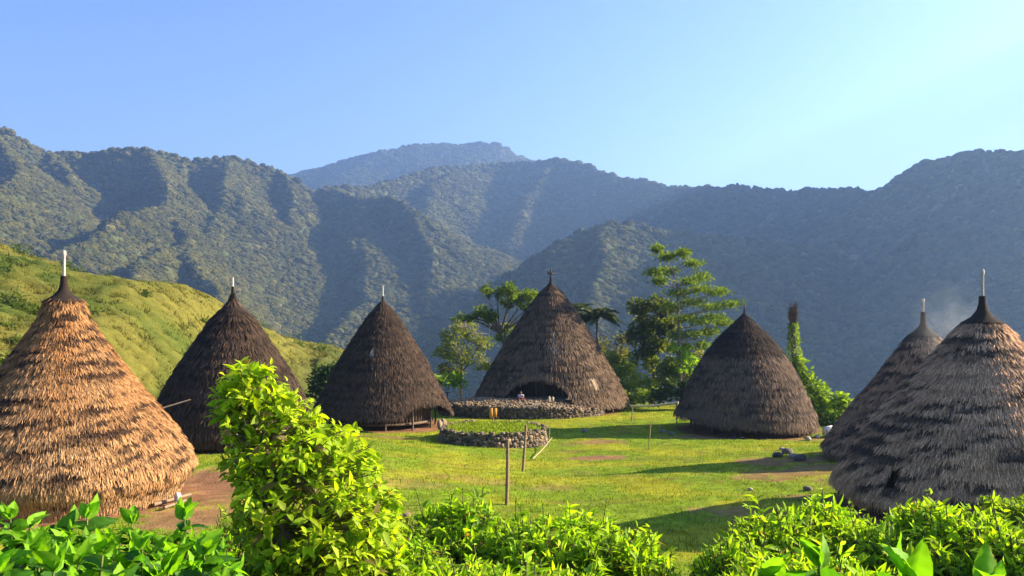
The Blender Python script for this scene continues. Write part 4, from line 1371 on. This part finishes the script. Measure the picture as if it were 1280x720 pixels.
def platform():
    rg = np.random.default_rng(510)
    d = 83.0
    cx = (652 - 640) / F * d
    g = gz(cx, 79)
    rx, ry, top = 7.6, 5.0, .98
    root = thing("stone_platform", (cx, d, g), "broad rubble-topped stone platform in front of the central house's arched entrance", "platform")
    core = MB()
    a = np.linspace(0, 2 * np.pi, 72, endpoint=False)
    rings = [(1.0, g - .3), (.985, top - .5), (.93, top - .36), (.6, top - .06), (.02, top)]
    V = np.concatenate([np.stack([cx + rx * s * .965 * np.cos(a), d + ry * s * .965 * np.sin(a), np.full(72, z) - .7 * np.maximum(0, np.cos(a) * s - .2) * (i > 0)], -1) for i, (s, z) in enumerate(rings)])
    core.add(V, grid_faces(5, 72, True), (.20, .165, .12))
    core.build("earth_fill", M_STONE, root)
    wm = MB()
    for row in range(8):
        for k in range(110):
            b = math.pi + math.pi * (k + rg.uniform(-.4, .4)) / 110
            z = g - .15 + row * .2 + rg.normal(0, .04)
            tt = top - .36 - .7 * max(0, math.cos(b) - .2) + rg.normal(0, .12) + .4 * (vn(np.float64(b * 7), 3.3, 4) - .5)
            if z > tt - .08:
                continue
            stone(wm, (cx + rx * math.cos(b), d + ry * math.sin(b), z), rg.uniform(.14, .27, 3) * (1, 1, .75), STC[rg.integers(5)] * rg.uniform(.35, .8))
    wm.build("wall", M_STONE, root)
    rm = MB()
    for k in range(1300):
        b = rg.uniform(math.pi * .97, math.pi * 2.03); q = math.sqrt(rg.uniform(.04, 1))
        zt = top - .7 * max(0, math.cos(b) * q - .2) - .36 * max(0, (q - .6) / .4) + rg.normal(0, .03)
        stone(rm, (cx + rx * q * math.cos(b), d + ry * q * math.sin(b), zt - .02), rg.uniform(.05, .13, 3) * (1, 1, .65), np.array([.27, .19, .11]) * rg.uniform(.6, 1.2))
    tag(rm.build("rubble", M_STONE, root), kind="stuff")
    for i, (px, py, dd, s, lb) in enumerate([(686.5, 494, 80.2, (.13, .11, .34), "small pale upright stone on the platform, left one of the two before the dark entrance"), (691, 495, 80.4, (.14, .12, .27), "small pale upright stone on the platform, right one of the two before the dark entrance")]):
        p = W(px, py, dd); p[2] = top + .12
        m = MB(); stone(m, p, s, (.42, .36, .27))
        tag(m.build("standing_stone", M_STONE, origin=p), lb, "stone", "upright stones on the platform")
platform()

ROCKS = [(583, 516, .34, (.40, .35, .27), "pale rock left of the orange sign, at the left end of the platform"), (596, 517, .38, (.42, .37, .28), "pale rock nearest the orange sign, below the platform's left end"), (572, 519, .28, (.34, .30, .24), "leftmost small rock at the platform's left foot"), (608, 513, .36, (.22, .21, .19), "dark rock against the platform behind the orange sign"),
         (972, 571, .36, (.09, .08, .075), "dark boulder at the edge of the bare bank on the right, leftmost of its cluster"), (984, 567, .38, (.12, .105, .09), "largest dark boulder in the cluster on the bare bank at right"), (992, 572, .30, (.30, .24, .19), "light brown rock beside the largest dark boulder"), (1000, 575, .34, (.10, .09, .08), "dark rock at the right end of the boulder cluster"),
         (978, 563, .22, (.34, .29, .24), "small pale rock above the boulder cluster"), (1010, 550, .28, (.33, .28, .23), "grey rock at the right foot of the squat domed house"), (1022, 547, .24, (.36, .31, .26), "small grey rock between the squat domed house and the pale block"),
         (731, 540, .30, (.16, .15, .13), "dark stone in the shade right of the platform"), (828, 541, .30, (.17, .16, .14), "dark stone in the shade near the foot of the bamboo rail, left of two"), (840, 543, .27, (.15, .14, .12), "dark stone in the shade left of the squat domed house, right of two"),
         (918, 547, .20, (.10, .09, .085), "small dark stone on the turf before the squat domed house"), (928, 548, .17, (.12, .11, .10), "small dark stone right of another before the squat domed house"), (508, 648, .22, (.20, .13, .09), "brown stump-like stone right of the sapling among the leaves"),
         (938, 613, .14, (.36, .29, .21), "small pale stone on the sunlit strip between the two shadows"), (1010, 613, .22, (.16, .13, .11), "dark stone at the end of the sunlit strip, near the grey house")]
for i, (px, py, s, c, lb) in enumerate(ROCKS):
    g = ground_at(px, py)
    rg = np.random.default_rng(600 + i)
    m = MB()
    stone(m, g + (0, 0, s * .3), np.array([1.15, .9, .7]) * s * rg.uniform(.85, 1.15, 3), c, 3.3 * i)
    tag(m.build("rock", M_STONE, origin=g), lb, "rock", "loose rocks around the lawn")

g = ground_at(1037, 546)
m = MB()
box(m, g[0], g[1], g[2] + .42, .85, .6, .62, .25, (.62, .58, .54), .03)
tag(m.build("pale_block", M_STONE, origin=g), "pale stone block at the right edge of the lawn, under the creeper-covered bush", "block")
g = ground_at(1034, 552)
m = MB(); tube(m, [g - (0, 0, .2), g + (0, 0, .85)], [.06, .05], 7, (.16, .12, .09))
tag(m.build("short_post", M_WOOD, origin=g), "short dark post standing before the pale stone block", "post")

# ---------------------------------------------------------------- poles, rails, sign
def post(pxb, pyb, pxt, pyt, r, c, label, name="pole", extra=None):
    b = ground_at(pxb, pyb)
    t = W(pxt, pyt, b[1])
    m = MB()
    mid = (b + t) / 2 + np.array([.02, 0, 0])
    tube(m, [b - (0, 0, .25), mid, t], [r * 1.1, r, r * .9], 9, c)
    for u in (.3, .55, .8):           # nodes of the wood
        p = b + (t - b) * u
        tube(m, [p - (0, 0, .015), p + (0, 0, .015)], [r * 1.12, r * 1.12], 9, np.array(c) * .8)
    return tag(m.build(name, M_WOOD, origin=b), label, "pole", "bare poles on the lawn")
post(633, 631, 634.5, 549, .075, (.22, .155, .09), "nearest bare wooden pole, standing upright on the open lawn")
post(653, 589, 657.5, 531, .075, (.23, .16, .09), "second bare wooden pole, leaning slightly beside the stone ring")
post(685.5, 560, 687, 527, .03, (.30, .24, .15), "thin pale stick standing right of the stone ring")
post(810, 563, 813.5, 528, .035, (.26, .19, .10), "thin leaning stick in the sunny grass right of the bare earth patches")

a, b = ground_at(666, 575), ground_at(690, 556)
m = MB(); tube(m, [a + (0, 0, .06), (a + b) / 2 + (0, 0, .2), b + (0, 0, .5)], [.035, .03, .025], 6, (.36, .27, .16))
tag(m.build("fallen_stick", M_WOOD, origin=a), "pale stick lying aslant on the grass at the foot of the thin stick", "stick")

def bamboo_rail():
    d = 84.0
    b = ground_at(790, 526); d = b[1]
    root = thing("bamboo_rail", b, "pale bamboo rail between the central house and the squat domed house", "rail")
    m = MB(); tube(m, [b - (0, 0, .2), W(790.5, 507, d)], [.055, .05], 7, (.26, .2, .12)); m.build("post", M_WOOD, root)
    e = W(846, 503, d - 2); x, y = e[0], e[1]
    m = MB(); tube(m, [(x, y, gz(x, y) - .2), e], [.055, .05], 7, (.2, .15, .1)); m.build("post", M_WOOD, root)
    m = MB(); tube(m, [W(788.5, 507.5, d), W(815, 507.5, d - 1), W(848, 503.5, d - 2)], [.075, .085, .10], 8, (.52, .42, .30)); m.build("rail", M_WOOD, root)
bamboo_rail()

def small_fence():
    d = 90.0
    b = np.array([(571 - 640) / F * d, d, 0.]); b[2] = gz(b[0], d)
    root = thing("pole_fence", b, "thin pole fence in front of the pale twiggy tree, left of the central house", "fence")
    for px in (546, 571, 578, 598):
        x = (px - 640) / F * d
        m = MB(); tube(m, [(x, d, gz(x, d) - .2), W(px, 485 if px != 578 else 478, d)], [.045, .04], 6, (.42, .36, .25)); m.build("post", M_WOOD, root)
    for py in (488.5, 497):
        m = MB(); tube(m, [W(543, py + 1.5, d - .06), W(572, py, d - .06), W(604, py - .5, d - .06)], [.035, .04, .035], 6, (.40, .35, .25)); m.build("rail", M_WOOD, root)
small_fence()

def sign():
    d = 66.8
    x = (616.5 - 640) / F * d
    b = np.array([x, d, .52])
    root = thing("sign", b, "small orange wooden sign of two upright boards, standing in the grass of the stone ring", "sign")
    m = MB(); tube(m, [b - (0, 0, .3), b + (0, 0, .62)], [.045, .04], 7, (.28, .17, .08)); m.build("post", M_WOOD, root)
    for s, h, c in ((-1, .78, (.52, .24, .05)), (1, .70, (.48, .20, .04))):
        m = MB(); box(m, x + s * .15, d - .06, b[2] + .88 + .02 * s, .25, .05, h, 0, c, .006); m.build("board", M_WOOD, root)
    m = MB()
    box(m, x, d - .02, b[2] + .88, .60, .03, .06, 0, (.2, .12, .06)); m.build("batten", M_WOOD, root)
    rg = np.random.default_rng(530)
    m = MB()
    for k in range(14):
        stone(m, (x + rg.normal(0, .38), d + rg.normal(0, .3), .56), rg.uniform(.07, .13, 3), (.15, .12, .10))
    tag(m.build("stone_heap", M_STONE, origin=(x, d, .5)), "little heap of dark stones round the foot of the orange sign", "stones")
sign()

# pole leaning on the second house, sticks under the golden house
m = MB()
p, q = W(178, 519, 48.8), W(238, 499.5, 49.4)
tube(m, [p, (p + q) / 2 + (0, 0, .03), q], [.05, .045, .035], 7, (.40, .29, .19))
f = np.array([p[0] - .5, p[1] - .3, gz(p[0] - .5, p[1] - .3)])
tube(m, [f, p], [.06, .05], 7, (.3, .22, .15))
tag(m.build("bamboo_pole", M_WOOD, origin=f), "bamboo pole sticking up aslant between the golden house and the dark one behind it", "pole")
for i, (a, b, r, lb) in enumerate([((192, 634), (238, 622), .07, "longer weathered plank lying under the right eave of the golden house"), ((205, 638), (232, 630), .06, "shorter dark plank lying before the right eave of the golden house")]):
    A, B = ground_at(*a), ground_at(*b)
    m = MB(); tube(m, [A + (0, 0, .1), B + (0, 0, .14)], [r, r], 6, (.22, .15, .10))
    tag(m.build("plank", M_WOOD, origin=A), lb, "plank", "planks by the golden house")
g = ground_at(222, 630)
m = MB(); lathe(m, g[0], g[1], [(g[2], .10), (g[2] + .3, .14), (g[2] + .42, .12), (g[2] + .46, .06)], 14, (.60, .50, .42))
tag(m.build("jar", M_STONE, origin=g), "pale jar standing under the right eave of the golden house", "jar")

# ---------------------------------------------------------------- low clipped hedge beside the grey house
def hedge():
    rg = np.random.default_rng(540)
    d = 18.0
    x0, x1 = (1238 - 640) / F * d, (1345 - 640) / F * d
    zt = CAM_Z - (628 - 390) / F * d
    g = gz((x0 + x1) / 2, d)
    root = thing("hedge", ((x0 + x1) / 2, d, g), "low flat-topped hedge at the right edge, in front of the grey house", "hedge")
    m = MB()
    n = 5200
    P = np.stack([rg.uniform(x0, x1, n), d + rg.uniform(-.5, .5, n), zt - .02 - rg.uniform(0, 1, n) ** 2.2 * (zt - g)], -1)
    P[:, 2] += .03 * np.sin(P[:, 0] * 9)
    cm = rg.uniform(0, 1, (n, 1))
    put_leaves(m, P, rg.normal(0, 1, (n, 3)) + (0, 0, .5), rg.uniform(.05, .10, n), np.array([.10, .2, .012]) * (1 - cm) + np.array([.22, .30, .02]) * cm, LEAF_FAR, rg, .8)
    m.build("leaves", M_LEAF, root)
    m = MB()
    for k in range(26):
        x = rg.uniform(x0, x1); y = d + rg.uniform(-.3, .3)
        tube(m, [(x, y, gz(x, y) - .1), (x + rg.normal(0, .1), y, zt - .12)], [.025, .012], 5, (.10, .08, .05), False)
    m.build("stems", M_BARK, root)
hedge()

# ---------------------------------------------------------------- the person sitting on the platform
def person():
    base = W(651, 497, 80.6); base[2] = .98
    o = np.array(base)
    root = thing("person", base, "person in pale top and dark red sarong sitting cross-legged on the stone platform", "person")
    def skin_body(name, J, E, Rd, mat, col, lv=2):
        me = bpy.data.meshes.new(name)
        me.from_pydata([tuple(j) for j in J], E, [])
        ob = bpy.data.objects.new(name, me)
        COL.objects.link(ob)
        ob.parent = root
        sk = ob.modifiers.new("skin", 'SKIN')
        for i, r in enumerate(Rd):
            me.skin_vertices[0].data[i].radius = (r, r)
        me.skin_vertices[0].data[0].use_root = True
        ss = ob.modifiers.new("sub", 'SUBSURF'); ss.levels = ss.render_levels = lv
        dg = bpy.context.evaluated_depsgraph_get()
        me2 = bpy.data.meshes.new_from_object(ob.evaluated_get(dg))
        ob.modifiers.clear()
        ob.data = me2
        ca = me2.attributes.new("Col", 'FLOAT_COLOR', 'POINT')
        ca.data.foreach_set("color", np.tile(np.array([*col, 1.0], np.float32), len(me2.vertices)))
        me2.materials.clear(); me2.materials.append(mat)
        me2.polygons.foreach_set("use_smooth", np.ones(len(me2.polygons), bool))
        return ob
    # joints: pelvis, belly, chest, neck, head base, head, crown, arms, legs (facing the camera, -y)
    J = [(0, 0, .12), (0, .01, .28), (0, .0, .46), (0, -.01, .57), (0, -.03, .64), (0, -.04, .73), (0, -.03, .80),
         (.18, 0, .50), (.27, -.06, .30), (.16, -.24, .22), (.11, -.29, .21), (-.18, 0, .50), (-.27, -.06, .30), (-.16, -.24, .22), (-.11, -.29, .21),
         (.12, -.05, .11), (.36, -.22, .14), (.08, -.36, .06), (-.02, -.40, .05), (-.12, -.05, .11), (-.36, -.22, .14), (-.08, -.32, .06), (.03, -.36, .05)]
    E = [(0, 1), (1, 2), (2, 3), (3, 4), (4, 5), (5, 6), (2, 7), (7, 8), (8, 9), (9, 10), (2, 11), (11, 12), (12, 13), (13, 14), (0, 15), (15, 16), (16, 17), (17, 18), (0, 19), (19, 20), (20, 21), (21, 22)]
    Rd = [.13, .12, .14, .055, .06, .095, .07, .06, .045, .035, .032, .06, .045, .035, .032, .09, .075, .05, .04, .09, .075, .05, .04]
    skin_body("body", J, E, Rd, M_SKIN, (.23, .13, .08))
    Jt = [(0, 0, .14), (0, .01, .28), (0, 0, .47), (0, -.005, .54), (.19, 0, .49), (.25, -.04, .36), (-.19, 0, .49), (-.25, -.04, .36)]
    skin_body("shirt", Jt, [(0, 1), (1, 2), (2, 3), (2, 4), (4, 5), (2, 6), (6, 7)], [.15, .138, .155, .075, .075, .065, .075, .065], M_CLOTH, (.50, .44, .50))
    Js = [(0, 0, .10), (.13, -.05, .12), (.37, -.21, .13), (.16, -.31, .08), (-.13, -.05, .12), (-.37, -.21, .13), (-.16, -.29, .08)]
    skin_body("sarong", Js, [(0, 1), (1, 2), (2, 3), (0, 4), (4, 5), (5, 6)], [.15, .115, .095, .07, .115, .095, .07], M_CLOTH, (.16, .025, .035))
    hm = MB()
    v, f_ = ico()
    hv = v * (.105, .11, .095) + (0, -.02, .765)
    hv[:, 2] = np.maximum(hv[:, 2], .70 + .09 * (hv[:, 1] < -.05))
    hm.add(hv + o, f_, (.015, .012, .011))
    hm.build("hair", M_CLOTH, root, smooth=True)
    fm = MB()
    for s in (-1, 1):
        fm.add(v * (.013, .012, .010) + (s * .036, -.128, .735) + o, f_, (.02, .015, .012))
        fm.add(v * (.014, .022, .028) + (s * .096, -.035, .725) + o, f_, (.22, .125, .075))
    fm.add(v * (.014, .022, .022) + (0, -.137, .712) + o, f_, (.22, .125, .075))
    fm.add(v * (.026, .01, .008) + (0, -.125, .68) + o, f_, (.20, .07, .06))
    fm.build("face", M_SKIN, root, smooth=True)
person()

# ---------------------------------------------------------------- smoke seeping from the thatch
def smoke():
    m = bpy.data.materials.new("smoke")
    m.use_nodes = True
    nt = m.node_tree
    nt.nodes.remove(nt.nodes['Principled BSDF'])
    out = nt.nodes['Material Output']
    tc = N(nt, 'ShaderNodeTexCoord')
    ln = N(nt, 'ShaderNodeVectorMath', operation='LENGTH')
    nt.links.new(tc.outputs['Object'], ln.inputs[0])
    mr = N(nt, 'ShaderNodeMapRange')
    mr.inputs['From Min'].default_value = 1.0
    mr.inputs['From Max'].default_value = .1
    mr.inputs['To Min'].default_value = 0
    mr.inputs['To Max'].default_value = 1
    nt.links.new(ln.outputs['Value'], mr.inputs['Value'])
    no = N(nt, 'ShaderNodeTexNoise')
    no.inputs['Scale'].default_value = 2.2
    no.inputs['Detail'].default_value = 3
    nt.links.new(tc.outputs['Object'], no.inputs['Vector'])
    r2 = N(nt, 'ShaderNodeMapRange')
    r2.inputs['From Min'].default_value = .38
    r2.inputs['From Max'].default_value = .7
    nt.links.new(no.outputs['Fac'], r2.inputs['Value'])
    mu = N(nt, 'ShaderNodeMath', operation='MULTIPLY')
    nt.links.new(mr.outputs[0], mu.inputs[0])
    nt.links.new(r2.outputs[0], mu.inputs[1])
    mu2 = N(nt, 'ShaderNodeMath', operation='MULTIPLY')
    mu2.inputs[1].default_value = SMOKE_D
    nt.links.new(mu.outputs[0], mu2.inputs[0])
    v = N(nt, 'ShaderNodeVolumePrincipled')
    v.inputs['Color'].default_value = (.85, .88, .92, 1)
    nt.links.new(mu2.outputs[0], v.inputs['Density'])
    nt.links.new(v.outputs[0], out.inputs['Volume'])
    iv, f_ = ico()
    mb = MB()
    mb.add(iv, f_)
    o = mb.build("smoke", m, smooth=True)
    p = W(1192, 408, 47.5)
    o.location = p
    o.scale = (2.6, 2.0, 2.6)
    o.rotation_euler = (0, R(25), 0)
    tag(o, "thin blue wisp of smoke seeping from the roof of the half hidden house", "smoke", kind="stuff")
SMOKE_D = .14
smoke()

# ---------------------------------------------------------------- the air
def haze():
    m = bpy.data.materials.new("haze")
    m.use_nodes = True
    nt = m.node_tree
    nt.nodes.remove(nt.nodes['Principled BSDF'])
    v = N(nt, 'ShaderNodeVolumePrincipled')
    v.inputs['Color'].default_value = HAZE_C
    v.inputs['Density'].default_value = HAZE_D
    v.inputs['Anisotropy'].default_value = HAZE_G
    nt.links.new(v.outputs[0], nt.nodes['Material Output'].inputs['Volume'])
    mb = MB()
    box(mb, 0, 2200, 352, 24000, 9000, 1250)
    o = mb.build("haze", m)
    return tag(o, "pale blue haze hanging in the valley", "haze", kind="stuff")
HAZE_D, HAZE_G, HAZE_C = .00019, .5, (.33, .55, 1.0, 1)
haze()
